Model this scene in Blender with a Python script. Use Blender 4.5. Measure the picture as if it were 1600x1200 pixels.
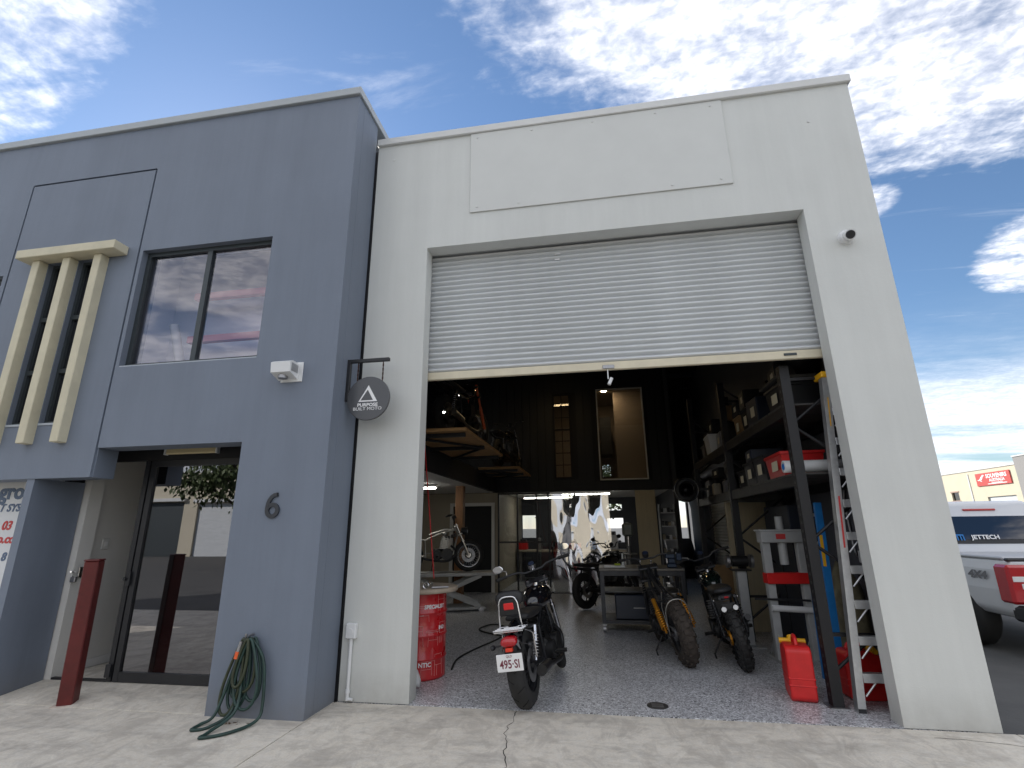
import bpy, math, random
from mathutils import Vector, Matrix
R = math.radians
random.seed(7)
S = bpy.context.scene
for o in list(bpy.data.objects): bpy.data.objects.remove(o)
COL = S.collection

# ------------------------------------------------------------------ camera
FPX = 789.27                                   # focal length in photo pixels (photo 1600 wide)
cam_d = bpy.data.cameras.new('camera'); cam = bpy.data.objects.new('camera', cam_d); COL.objects.link(cam)
cam_d.sensor_fit = 'HORIZONTAL'; cam_d.sensor_width = 36; cam_d.lens = FPX / 1600 * 36
cam_d.clip_start = 0.05; cam_d.clip_end = 5000
_p, _y, _r = 0.2782, 0.1666, -0.0104
_f = Vector((-math.sin(_y)*math.cos(_p), math.cos(_y)*math.cos(_p), math.sin(_p)))
_rt = Vector((math.cos(_y), math.sin(_y), 0)); _up = _rt.cross(_f)
_r2 = _rt*math.cos(_r) + _up*math.sin(_r); _u2 = _up*math.cos(_r) - _rt*math.sin(_r)
_m = Matrix((_r2, _u2, -_f)).transposed().to_4x4(); _m.translation = Vector((0, -4.864, 1.5))
cam.matrix_world = _m
S.camera = cam

# ------------------------------------------------------------------ light
SUN_EL, SUN_AZ = 29, 42                       # sun behind the building, to the left (azimuth from +Y towards -X)
sd = Vector((-math.sin(R(SUN_AZ))*math.cos(R(SUN_EL)), math.cos(R(SUN_AZ))*math.cos(R(SUN_EL)), math.sin(R(SUN_EL))))
sl = bpy.data.lights.new('sun', 'SUN'); sl.energy = 2.4; sl.angle = R(0.5); sl.color = (1.0, 0.95, 0.87)
so = bpy.data.objects.new('sun', sl); COL.objects.link(so)
so.rotation_euler = (-sd).to_track_quat('-Z', 'Y').to_euler(); so.location = (-20, 20, 30)
W = bpy.data.worlds.new('World'); S.world = W; W.use_nodes = True
S.view_settings.view_transform = 'Standard'; S.view_settings.look = 'None'
S.view_settings.exposure = 1.42; S.view_settings.gamma = 1
S.render.engine = 'CYCLES'
cy_ = S.cycles; cy_.max_bounces = 6; cy_.diffuse_bounces = 3; cy_.glossy_bounces = 3; cy_.transmission_bounces = 3; cy_.transparent_max_bounces = 10; cy_.caustics_reflective = False; cy_.caustics_refractive = False; cy_.use_denoising = True

def build_world():
    nt = W.node_tree; N = nt.nodes; L = nt.links; N.clear()
    def n(t, **k):
        o = N.new(t)
        for a, b in k.items(): setattr(o, a, b)
        return o
    def val(s, v):
        if hasattr(v, 'is_linked') or isinstance(v, bpy.types.NodeSocket): L.new(v, s)
        else: s.default_value = v
    def math_(op, a, b=0.0, c=None, clamp=False):
        o = n('ShaderNodeMath', operation=op, use_clamp=clamp); val(o.inputs[0], a); val(o.inputs[1], b)
        if c is not None: val(o.inputs[2], c)
        return o.outputs[0]
    def ramp(x, a, b, inter='SMOOTHSTEP'):
        o = n('ShaderNodeMapRange', interpolation_type=inter); val(o.inputs[0], x)
        o.inputs[1].default_value = a; o.inputs[2].default_value = b
        return o.outputs[0]
    sky = n('ShaderNodeTexSky', sky_type='NISHITA', sun_disc=False)
    sky.sun_elevation = R(SUN_EL); sky.sun_rotation = R(-SUN_AZ); sky.altitude = 10
    sky.air_density = 1.15; sky.dust_density = 0.12; sky.ozone_density = 4.6
    tc = n('ShaderNodeTexCoord'); sp = n('ShaderNodeSeparateXYZ'); L.new(tc.outputs['Generated'], sp.inputs[0])
    zz = math_('MAXIMUM', sp.outputs[2], 0.02)
    zc = math_('ADD', zz, 0.06)
    u = math_('DIVIDE', sp.outputs[0], zc); v = math_('DIVIDE', sp.outputs[1], zc)   # flat cloud layer seen from below
    uv = n('ShaderNodeCombineXYZ'); L.new(u, uv.inputs[0]); L.new(v, uv.inputs[1])
    def noise(scale, det, rough, off=(0, 0, 0), rot=0, stretch=(1, 1, 1), dist=0.0):
        mp = n('ShaderNodeMapping'); L.new(uv.outputs[0], mp.inputs[0])
        mp.inputs['Location'].default_value = off; mp.inputs['Rotation'].default_value = (0, 0, rot); mp.inputs['Scale'].default_value = stretch
        t = n('ShaderNodeTexNoise'); t.inputs['Scale'].default_value = scale; t.inputs['Detail'].default_value = det
        t.inputs['Roughness'].default_value = rough; t.inputs['Distortion'].default_value = dist
        L.new(mp.outputs[0], t.inputs['Vector']); return t.outputs['Fac']
    def blob(cu, cv, ru, rv, rot=0):           # soft patch of the cloud layer
        du = math_('SUBTRACT', u, cu); dv = math_('SUBTRACT', v, cv)
        c, s = math.cos(rot), math.sin(rot)
        a = math_('ADD', math_('MULTIPLY', du, c), math_('MULTIPLY', dv, s)); b = math_('SUBTRACT', math_('MULTIPLY', dv, c), math_('MULTIPLY', du, s))
        a = math_('DIVIDE', a, ru); b = math_('DIVIDE', b, rv)
        d = math_('SQRT', math_('ADD', math_('MULTIPLY', a, a), math_('MULTIPLY', b, b)))
        o = n('ShaderNodeMapRange', interpolation_type='SMOOTHSTEP'); L.new(d, o.inputs[0])
        o.inputs[1].default_value = 1.35; o.inputs[2].default_value = 0.55; return o.outputs[0]
    base = noise(1.1, 3, 0.5, (3.1, 7.3, 0))                 # where cloud fields are
    fine = noise(9, 6, 0.62, (1, 2, 0), 0.5, (1, 1.4, 1), 0.3)
    puff = noise(36, 3, 0.5, (5, 1, 0), 0.3, (1, 1.25, 1), 0.4)
    wisp = noise(2.6, 7, 0.62, (0, 4, 0), 0.75, (0.45, 2.2, 1), 0.9)
    m = None
    for b_ in [(0.58, 0.69, 0.92, 0.58, 0.42, 1.0), (-1.15, 0.62, 0.50, 0.15, -0.35, 0.72), (1.46, 1.78, 0.16, 0.34, -0.6, .95), (0.80, 1.42, 0.10, 0.10, 0, .9)]:
        q = math_('MULTIPLY', blob(*b_[:5]), b_[5]); m = q if m is None else math_('MAXIMUM', m, q)
    # seen patches, plus dense cloud added out of view to brighten shaded surfaces
    field = math_('MAXIMUM', math_('MULTIPLY', m, 0.62), math_('MULTIPLY', ramp(base, 0.30, 0.46), math_('MULTIPLY', ramp(v, 0.50, 0.15), 0.66)))
    tex = math_('ADD', math_('MULTIPLY', fine, 0.50), math_('ADD', math_('MULTIPLY', puff, 0.20), math_('MULTIPLY', wisp, 0.62)))
    dens = math_('ADD', math_('SUBTRACT', tex, 0.965), field)
    a1 = ramp(dens, -0.06, 0.52)
    cir = math_('MULTIPLY', ramp(wisp, 0.55, 0.85), 0.30)
    low = math_('MULTIPLY', ramp(sp.outputs[2], 0.34, 0.10), ramp(noise(0.8, 5, 0.6, (9, 3, 0), 0.2, (0.5, 1.4, 1)), 0.30, 0.60))
    al = math_('MAXIMUM', a1, math_('MAXIMUM', cir, math_('MULTIPLY', low, 0.85)), clamp=True)
    sh = ramp(math_('ADD', fine, math_('MULTIPLY', puff, .5)), 0.55, 1.02)
    cc = n('ShaderNodeMixRGB'); L.new(sh, cc.inputs[0]); cc.inputs[1].default_value = (7.6, 7.8, 8.6, 1); cc.inputs[2].default_value = (11.4, 11.3, 11.4, 1)
    tint = n('ShaderNodeMixRGB', blend_type='MULTIPLY'); tint.inputs[0].default_value = 1; L.new(sky.outputs[0], tint.inputs[1]); tint.inputs[2].default_value = (1.0, 1.0, 1.0, 1)
    mx = n('ShaderNodeMixRGB'); L.new(al, mx.inputs[0]); L.new(tint.outputs[0], mx.inputs[1]); L.new(cc.outputs[0], mx.inputs[2])
    bg = n('ShaderNodeBackground'); bg.inputs[1].default_value = 0.056; L.new(mx.outputs[0], bg.inputs[0])
    out = n('ShaderNodeOutputWorld'); L.new(bg.outputs[0], out.inputs[0])
build_world()

# ------------------------------------------------------------------ materials
MATS = {}
def mat(name, col, rough=0.6, metal=0.0, var=0.0, scale=6.0, bump=0.0, bscale=60.0, emit=None, estr=0.0, coat=0.0, spec=0.5, col2=None, stretch=None):
    if name in MATS: return MATS[name]
    m = bpy.data.materials.new(name); m.use_nodes = True; nt = m.node_tree; b = nt.nodes['Principled BSDF']
    c = (*col, 1); b.inputs['Base Color'].default_value = c; b.inputs['Roughness'].default_value = rough; b.inputs['Metallic'].default_value = metal
    b.inputs['Coat Weight'].default_value = coat; b.inputs['Specular IOR Level'].default_value = spec
    if emit: b.inputs['Emission Color'].default_value = (*emit, 1); b.inputs['Emission Strength'].default_value = estr
    tc = None
    if var > 0 or bump > 0 or col2:
        tc = nt.nodes.new('ShaderNodeTexCoord'); src = tc.outputs['Object']
        if stretch:
            mp = nt.nodes.new('ShaderNodeMapping'); mp.inputs['Scale'].default_value = stretch; nt.links.new(src, mp.inputs[0]); src = mp.outputs[0]
    if var > 0 or col2:
        t = nt.nodes.new('ShaderNodeTexNoise'); t.inputs['Scale'].default_value = scale; t.inputs['Detail'].default_value = 6; t.inputs['Roughness'].default_value = 0.6
        nt.links.new(src, t.inputs['Vector'])
        mr = nt.nodes.new('ShaderNodeMapRange'); mr.inputs[1].default_value = 0.3; mr.inputs[2].default_value = 0.7; nt.links.new(t.outputs['Fac'], mr.inputs[0])
        mix = nt.nodes.new('ShaderNodeMixRGB'); nt.links.new(mr.outputs[0], mix.inputs[0])
        lo = col2 if col2 else tuple(x*(1-var) for x in col)
        hi = col if col2 else tuple(min(1, x*(1+var*0.6)) for x in col)
        mix.inputs[1].default_value = (*lo, 1); mix.inputs[2].default_value = (*hi, 1); nt.links.new(mix.outputs[0], b.inputs['Base Color'])
        rr = nt.nodes.new('ShaderNodeMapRange'); nt.links.new(t.outputs['Fac'], rr.inputs[0]); rr.inputs[3].default_value = max(0, rough-0.08); rr.inputs[4].default_value = min(1, rough+0.1)
        nt.links.new(rr.outputs[0], b.inputs['Roughness'])
    if bump > 0:
        t2 = nt.nodes.new('ShaderNodeTexNoise'); t2.inputs['Scale'].default_value = bscale; t2.inputs['Detail'].default_value = 4; nt.links.new(src, t2.inputs['Vector'])
        bp = nt.nodes.new('ShaderNodeBump'); bp.inputs['Strength'].default_value = bump; bp.inputs['Distance'].default_value = 0.01
        nt.links.new(t2.outputs['Fac'], bp.inputs['Height']); nt.links.new(bp.outputs[0], b.inputs['Normal'])
    MATS[name] = m; return m

def glass(name, tint=(0.5, 0.52, 0.55), refl=0.12, rough=0.0):
    if name in MATS: return MATS[name]
    m = bpy.data.materials.new(name); m.use_nodes = True; nt = m.node_tree; nt.nodes.clear()
    tr = nt.nodes.new('ShaderNodeBsdfTransparent'); tr.inputs[0].default_value = (*tint, 1)
    gl = nt.nodes.new('ShaderNodeBsdfGlossy'); gl.inputs['Roughness'].default_value = rough; gl.inputs['Color'].default_value = (.95, .95, 1, 1)
    lw = nt.nodes.new('ShaderNodeLayerWeight'); lw.inputs[0].default_value = 0.5
    pw = nt.nodes.new('ShaderNodeMath'); pw.operation = 'POWER'; nt.links.new(lw.outputs['Facing'], pw.inputs[0]); pw.inputs[1].default_value = 4.0
    fr = nt.nodes.new('ShaderNodeMath'); fr.operation = 'MULTIPLY'; nt.links.new(pw.outputs[0], fr.inputs[0]); fr.inputs[1].default_value = 0.8
    ad = nt.nodes.new('ShaderNodeMath'); ad.operation = 'ADD'; ad.use_clamp = True; ad.inputs[1].default_value = refl; nt.links.new(fr.outputs[0], ad.inputs[0])
    mx = nt.nodes.new('ShaderNodeMixShader'); nt.links.new(ad.outputs[0], mx.inputs[0]); nt.links.new(tr.outputs[0], mx.inputs[1]); nt.links.new(gl.outputs[0], mx.inputs[2])
    o = nt.nodes.new('ShaderNodeOutputMaterial'); nt.links.new(mx.outputs[0], o.inputs[0]); MATS[name] = m; return m

def wall_paint(name, col, stain=0.10):
    """rendered, painted precast panel: faint roller texture, very soft blotches and streaks"""
    if name in MATS: return MATS[name]
    m = bpy.data.materials.new(name); m.use_nodes = True; nt = m.node_tree; b = nt.nodes['Principled BSDF']; Lk = nt.links.new
    tc = nt.nodes.new('ShaderNodeTexCoord')
    def nz(sc, det, st=None, ro=.6):
        mp = nt.nodes.new('ShaderNodeMapping'); Lk(tc.outputs['Object'], mp.inputs[0])
        if st: mp.inputs['Scale'].default_value = st
        t = nt.nodes.new('ShaderNodeTexNoise'); t.inputs['Scale'].default_value = sc; t.inputs['Detail'].default_value = det; t.inputs['Roughness'].default_value = ro
        Lk(mp.outputs[0], t.inputs['Vector']); return t.outputs['Fac']
    a = nz(0.9, 6); s = nz(5.0, 6, (1, 1, 0.07), .7); f = nz(30, 5)
    ad = nt.nodes.new('ShaderNodeMath'); ad.operation = 'ADD'; Lk(a, ad.inputs[0]); Lk(s, ad.inputs[1])
    mr = nt.nodes.new('ShaderNodeMapRange'); mr.inputs[1].default_value = 0.7; mr.inputs[2].default_value = 1.35; Lk(ad.outputs[0], mr.inputs[0])
    mx = nt.nodes.new('ShaderNodeMixRGB'); Lk(mr.outputs[0], mx.inputs[0])
    mx.inputs[1].default_value = (*[c*(1-stain) for c in col], 1); mx.inputs[2].default_value = (*[min(1, c*(1+stain*.6)) for c in col], 1)
    # scuffs and splash dirt just above the ground
    sp = nt.nodes.new('ShaderNodeSeparateXYZ'); Lk(tc.outputs['Object'], sp.inputs[0])
    zr = nt.nodes.new('ShaderNodeMapRange'); zr.inputs[1].default_value = 0.30; zr.inputs[2].default_value = 0.0; Lk(sp.outputs[2], zr.inputs[0])
    g = nt.nodes.new('ShaderNodeMath'); g.operation = 'MULTIPLY'; Lk(zr.outputs[0], g.inputs[0]); Lk(nz(7, 6), g.inputs[1])
    g2 = nt.nodes.new('ShaderNodeMath'); g2.operation = 'MULTIPLY'; Lk(g.outputs[0], g2.inputs[0]); g2.inputs[1].default_value = 0.55
    d = nt.nodes.new('ShaderNodeMixRGB'); Lk(g2.outputs[0], d.inputs[0]); Lk(mx.outputs[0], d.inputs[1]); d.inputs[2].default_value = (.17, .15, .12, 1)
    Lk(d.outputs[0], b.inputs['Base Color']); b.inputs['Roughness'].default_value = 0.62
    bp = nt.nodes.new('ShaderNodeBump'); bp.inputs['Strength'].default_value = 0.12; bp.inputs['Distance'].default_value = 0.01
    h = nt.nodes.new('ShaderNodeMath'); h.operation = 'ADD'; Lk(nz(140, 3), h.inputs[0]); Lk(f, h.inputs[1]); Lk(h.outputs[0], bp.inputs['Height']); Lk(bp.outputs[0], b.inputs['Normal'])
    MATS[name] = m; return m

# ------------------------------------------------------------------ mesh helpers
class MB:
    def __init__(s): s.v = []; s.f = []; s.sm = []
    def add(s, vs, fs, smooth=False):
        n = len(s.v); s.v += [tuple(x) for x in vs]; s.f += [tuple(i+n for i in f) for f in fs]; s.sm += [smooth]*len(fs); return s
    def box(s, x0, x1, y0, y1, z0, z1, bev=0.0, M=None):
        if bev <= 0:
            vs = [(x0,y0,z0),(x1,y0,z0),(x1,y1,z0),(x0,y1,z0),(x0,y0,z1),(x1,y0,z1),(x1,y1,z1),(x0,y1,z1)]
            fs = [(0,3,2,1),(4,5,6,7),(0,1,5,4),(1,2,6,5),(2,3,7,6),(3,0,4,7)]
        else:
            b = min(bev, (x1-x0)*.49, (y1-y0)*.49, (z1-z0)*.49); vs = []; idx = {}
            cx, cy, cz = (x0, x1), (y0, y1), (z0, z1)
            for i in (0,1):
                for j in (0,1):
                    for k in (0,1):
                        p = (cx[i], cy[j], cz[k]); d = (b if i == 0 else -b, b if j == 0 else -b, b if k == 0 else -b)
                        for a in range(3):
                            q = [p[0]+d[0], p[1]+d[1], p[2]+d[2]]; q[a] = p[a]; idx[(i,j,k,a)] = len(vs); vs.append(tuple(q))
            fs = []
            def F(*ks): fs.append(tuple(idx[k] for k in ks))
            for i in (0,1):
                q = [(i,0,0,0),(i,1,0,0),(i,1,1,0),(i,0,1,0)]; F(*(q if i else q[::-1]))
                q = [(0,i,0,1),(1,i,0,1),(1,i,1,1),(0,i,1,1)]; F(*(q[::-1] if i else q))
                q = [(0,0,i,2),(1,0,i,2),(1,1,i,2),(0,1,i,2)]; F(*(q if i else q[::-1]))
            for i in (0,1):
                for j in (0,1):
                    F((i,j,0,0),(i,j,1,0),(i,j,1,1),(i,j,0,1)); F((i,0,j,0),(i,1,j,0),(i,1,j,2),(i,0,j,2)); F((0,i,j,1),(1,i,j,1),(1,i,j,2),(0,i,j,2))
            for i in (0,1):
                for j in (0,1):
                    for k in (0,1): F((i,j,k,0),(i,j,k,1),(i,j,k,2))
        if M: vs = [M @ Vector(v) for v in vs]
        return s.add(vs, fs)
    def cyl(s, p0, p1, r0, r1=None, n=12, caps=True, smooth=True):
        p0, p1 = Vector(p0), Vector(p1); r1 = r0 if r1 is None else r1
        d = (p1-p0).normalized(); a = d.orthogonal().normalized(); b = d.cross(a)
        vs = []
        for p, r in ((p0, r0), (p1, r1)):
            for i in range(n): t = 2*math.pi*i/n; vs.append(p + (a*math.cos(t)+b*math.sin(t))*r)
        s.add(vs, [(i, (i+1) % n, n+(i+1) % n, n+i) for i in range(n)], smooth)
        if caps: s.add(vs, [tuple(range(n-1, -1, -1)), tuple(range(n, 2*n))])
        return s
    def tube(s, pts, r, n=8, closed=False, radii=None):
        pts = [Vector(p) for p in pts]; m = len(pts); rings = []; prev = None
        for i, p in enumerate(pts):
            a_ = pts[(i-1) % m] if (closed or i > 0) else p; b_ = pts[(i+1) % m] if (closed or i < m-1) else p
            d = (b_-a_).normalized()
            if prev is None: u = d.orthogonal().normalized()
            else:
                u = prev - d*prev.dot(d)
                u = u.normalized() if u.length > 1e-6 else d.orthogonal().normalized()
            prev = u; w = d.cross(u); rr = radii[i] if radii else r
            rings.append([p + (u*math.cos(2*math.pi*k/n)+w*math.sin(2*math.pi*k/n))*rr for k in range(n)])
        vs = [q for rg in rings for q in rg]; fs = []
        for i in range(m if closed else m-1):
            j = (i+1) % m
            for k in range(n): fs.append((i*n+k, i*n+(k+1) % n, j*n+(k+1) % n, j*n+k))
        s.add(vs, fs, True)
        if not closed: s.add(vs, [tuple(range(n-1, -1, -1)), tuple(range((m-1)*n, m*n))])
        return s
    def lathe(s, prof, c, axis='Y', n=28, closed=False, smooth=True):
        """prof: (radius, along) pairs revolved about an axis through c"""
        c = Vector(c); A = {'X': (Vector((0,1,0)), Vector((0,0,1)), Vector((1,0,0))), 'Y': (Vector((1,0,0)), Vector((0,0,1)), Vector((0,1,0))), 'Z': (Vector((1,0,0)), Vector((0,1,0)), Vector((0,0,1)))}[axis]
        m = len(prof); vs = []
        for i in range(n):
            t = 2*math.pi*i/n; e = A[0]*math.cos(t)+A[1]*math.sin(t)
            for r, a in prof: vs.append(c + e*r + A[2]*a)
        fs = []
        for i in range(n):
            j = (i+1) % n
            for k in range(m if closed else m-1):
                l = (k+1) % m; fs.append((i*m+k, j*m+k, j*m+l, i*m+l))
        s.add(vs, fs, smooth); return s
    def loft(s, secs, n=14, p=2.4):
        """secs: (centre xyz, half width along y, half height along z) rings along x; superellipse"""
        vs = []; fs = []; m = len(secs)
        for c, hw, hh in secs:
            for k in range(n):
                t = 2*math.pi*k/n; ct, st = math.cos(t), math.sin(t)
                vs.append((c[0], c[1]+hw*math.copysign(abs(ct)**(2/p), ct), c[2]+hh*math.copysign(abs(st)**(2/p), st)))
        for i in range(m-1):
            for k in range(n): fs.append((i*n+k, i*n+(k+1) % n, (i+1)*n+(k+1) % n, (i+1)*n+k))
        fs += [tuple(range(n-1, -1, -1)), tuple(range((m-1)*n, m*n))]
        return s.add(vs, fs, True)
    def prism(s, poly, y0, y1, axis='Y', M=None):
        """polygon in the plane across the axis, extruded along it"""
        def P(a, b, y): return {'Y': (a, y, b), 'X': (y, a, b), 'Z': (a, b, y)}[axis]
        n = len(poly); vs = [P(a, b, y0) for a, b in poly] + [P(a, b, y1) for a, b in poly]
        if M: vs = [M @ Vector(v) for v in vs]
        return s.add(vs, [(i, (i+1) % n, n+(i+1) % n, n+i) for i in range(n)] + [tuple(range(n-1, -1, -1)), tuple(range(n, 2*n))])
    def ball(s, c, r, n=12, m=8):
        rx, ry, rz = r if isinstance(r, tuple) else (r, r, r); vs = []; fs = []
        for i in range(m+1):
            a = math.pi*i/m
            for k in range(n): t = 2*math.pi*k/n; vs.append((c[0]+rx*math.sin(a)*math.cos(t), c[1]+ry*math.sin(a)*math.sin(t), c[2]+rz*math.cos(a)))
        for i in range(m):
            for k in range(n): fs.append((i*n+k, (i+1)*n+k, (i+1)*n+(k+1) % n, i*n+(k+1) % n))
        return s.add(vs, fs, True)
    def wall(s, xs, zs, holes, y0, y1, x0, x1, z0, z1, axis='Y', back=True):
        """slab with rectangular openings; holes (xa, xb, za, zb)"""
        X = sorted(set([x0, x1] + [min(max(h[i], x0), x1) for h in holes for i in (0, 1)] + list(xs)))
        Z = sorted(set([z0, z1] + [min(max(h[i], z0), z1) for h in holes for i in (2, 3)] + list(zs)))
        def solid(i, j):
            if i < 0 or j < 0 or i >= len(X)-1 or j >= len(Z)-1: return False
            cx, cz = (X[i]+X[i+1])/2, (Z[j]+Z[j+1])/2
            return not any(a < cx < b and c < cz < d for a, b, c, d in holes)
        def P(x, y, z): return (x, y, z) if axis == 'Y' else (y, x, z)
        ids = {}; vs = []
        def V(i, j, k):
            if (i,j,k) not in ids: ids[(i,j,k)] = len(vs); vs.append(P(X[i], (y0, y1)[k], Z[j]))
            return ids[(i,j,k)]
        fs = []
        for i in range(len(X)-1):
            for j in range(len(Z)-1):
                if not solid(i, j): continue
                fs.append((V(i,j,0), V(i+1,j,0), V(i+1,j+1,0), V(i,j+1,0)))
                if back: fs.append((V(i,j,1), V(i,j+1,1), V(i+1,j+1,1), V(i+1,j,1)))
                if not solid(i-1, j): fs.append((V(i,j,0), V(i,j+1,0), V(i,j+1,1), V(i,j,1)))
                if not solid(i+1, j): fs.append((V(i+1,j,0), V(i+1,j,1), V(i+1,j+1,1), V(i+1,j+1,0)))
                if not solid(i, j-1): fs.append((V(i,j,0), V(i,j,1), V(i+1,j,1), V(i+1,j,0)))
                if not solid(i, j+1): fs.append((V(i,j+1,0), V(i+1,j+1,0), V(i+1,j+1,1), V(i,j+1,1)))
        return s.add(vs, fs)
    def mesh(s, name, m):
        me = bpy.data.meshes.new(name); me.from_pydata(s.v, [], s.f); me.polygons.foreach_set('use_smooth', s.sm)
        me.materials.append(m); me.update(); return me
    def build(s, name, m, parent=None):
        o = bpy.data.objects.new(name, s.mesh(name, m)); COL.objects.link(o)
        if parent: o.parent = parent
        return o

def tag(o, label, cat, group=None, kind=None):
    o['label'] = label; o['category'] = cat
    if group: o['group'] = group
    if kind: o['kind'] = kind
    return o
def thing(name, label, cat, loc=(0, 0, 0), rot=(0, 0, 0), group=None):
    o = bpy.data.objects.new(name, None); COL.objects.link(o); o.location = loc; o.rotation_euler = rot; o.empty_display_size = 0.1
    return tag(o, label, cat, group)
def struct(o, label=None):
    o['kind'] = 'structure'
    if label: o['label'] = label
    return o
def copy_mesh(src, parent, loc=None):
    o = bpy.data.objects.new(src.name.split('.')[0], src.data); COL.objects.link(o); o.parent = parent
    if loc: o.location = loc
    return o
def text(name, body, size, m, parent, M, extrude=0.003, shear=0.0, sx=1.0, bold=0.0, bend=None, align='CENTER'):
    cu = bpy.data.curves.new(name, 'FONT'); cu.body = body; cu.size = size; cu.extrude = extrude; cu.shear = shear; cu.align_x = align; cu.align_y = 'CENTER'; cu.offset = bold
    cu.resolution_u = 3
    t = bpy.data.objects.new(name, cu); COL.objects.link(t)
    me = bpy.data.meshes.new_from_object(t); bpy.data.objects.remove(t); bpy.data.curves.remove(cu)
    for v in me.vertices:
        c = Vector((v.co.x*sx, v.co.y, v.co.z))
        v.co = bend(c) if bend else M @ c
    me.materials.clear(); me.materials.append(m); me.name = name
    o = bpy.data.objects.new(name, me); COL.objects.link(o); o.parent = parent; return o
FACE = Matrix(((1,0,0,0),(0,0,-1,0),(0,1,0,0),(0,0,0,1)))      # text plane facing -Y

# ------------------------------------------------------------------ shared materials
m_white = wall_paint('white_render', (0.62, 0.632, 0.605), 0.075)
m_grey = wall_paint('grey_render', (0.166, 0.196, 0.248), 0.12)
m_cap = mat('capping_white', (0.64, 0.645, 0.63), 0.4, var=0.06, scale=3)
m_capg = mat('capping_grey', (0.36, 0.39, 0.41), 0.4, var=0.06, scale=3)
m_cream = mat('cream_render', (0.60, 0.555, 0.41), 0.7, var=0.10, scale=5, bump=0.2, bscale=90)
m_black = mat('black_frame', (0.016, 0.017, 0.02), 0.45, var=0.2, scale=9)
m_blackmatt = mat('black_matt', (0.010, 0.010, 0.012), 0.8, var=0.3, scale=4)
m_frameg = mat('charcoal_aluminium', (0.045, 0.055, 0.06), 0.42, metal=0.3)
m_curtain = mat('shutter_steel', (0.62, 0.64, 0.65), 0.42, var=0.10, scale=2, stretch=(1, 1, 6))
m_rail = mat('shutter_rail_cream', (0.66, 0.60, 0.45), 0.5, var=0.1, scale=5)
m_alu = mat('aluminium', (0.62, 0.63, 0.64), 0.38, metal=0.85, var=0.12, scale=18)
m_chrome = mat('chrome', (0.75, 0.75, 0.76), 0.12, metal=1.0)
m_steel = mat('dull_steel', (0.35, 0.35, 0.36), 0.4, metal=0.9, var=0.2, scale=14)
m_wood = mat('plywood', (0.42, 0.24, 0.10), 0.6, var=0.35, scale=3, stretch=(1, 9, 9))
m_post = mat('timber_post', (0.23, 0.11, 0.045), 0.6, var=0.35, scale=4, stretch=(9, 9, 1))
m_plank = mat('pale_ply', (0.50, 0.43, 0.29), 0.6, var=0.12, scale=3, stretch=(9, 9, 1))
m_int = mat('inside_charcoal', (0.045, 0.048, 0.056), 0.7, var=0.15, scale=2)
m_intwall = mat('inside_side_wall', (0.10, 0.105, 0.12), 0.7, var=0.15, scale=2)
m_intdark = mat('inside_black', (0.009, 0.009, 0.011), 0.75, var=0.2, scale=2)
m_intw = mat('inside_white', (0.62, 0.61, 0.58), 0.7, var=0.05, scale=2)
m_intc = mat('inside_cream', (0.33, 0.29, 0.22), 0.7, var=0.08, scale=2)
m_red = mat('red_plastic', (0.62, 0.018, 0.018), 0.38, var=0.15, scale=7)
m_redp = mat('red_paint', (0.105, 0.011, 0.010), 0.42, var=0.25, scale=9)
m_yellow = mat('yellow_plastic', (0.80, 0.42, 0.01), 0.45)
m_blue = mat('blue_fibreglass', (0.01, 0.17, 0.48), 0.45, var=0.15, scale=9)
m_wpl = mat('white_plastic', (0.72, 0.73, 0.73), 0.35)
m_wpt = mat('white_lettering', (0.85, 0.85, 0.85), 0.5)
m_rubber = mat('rubber', (0.014, 0.014, 0.014), 0.75, var=0.3, scale=30, bump=0.25, bscale=120)
m_lamp = mat('lit_tube', (0.9, 0.9, 0.9), 0.4, emit=(1.0, 0.97, 0.9), estr=7.0)
m_lampw = mat('lit_warm', (0.9, 0.8, 0.6), 0.4, emit=(1.0, 0.72, 0.36), estr=5.0)
m_paneA = glass('window_glass', (0.93, 0.93, 0.96), 0.08)
m_paneD = glass('door_glass', (0.22, 0.225, 0.23), 0.22)
m_down = mat('downlight_lens', (.9, .8, .6), .4, emit=(1.0, 0.75, 0.45), estr=45.0)
m_paneI = glass('inside_glass', (0.80, 0.81, 0.80), 0.05)
m_text_red = mat('red_lettering', (0.55, 0.05, 0.05), 0.5)
m_text_blue = mat('slate_lettering', (0.10, 0.15, 0.24), 0.5)

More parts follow.
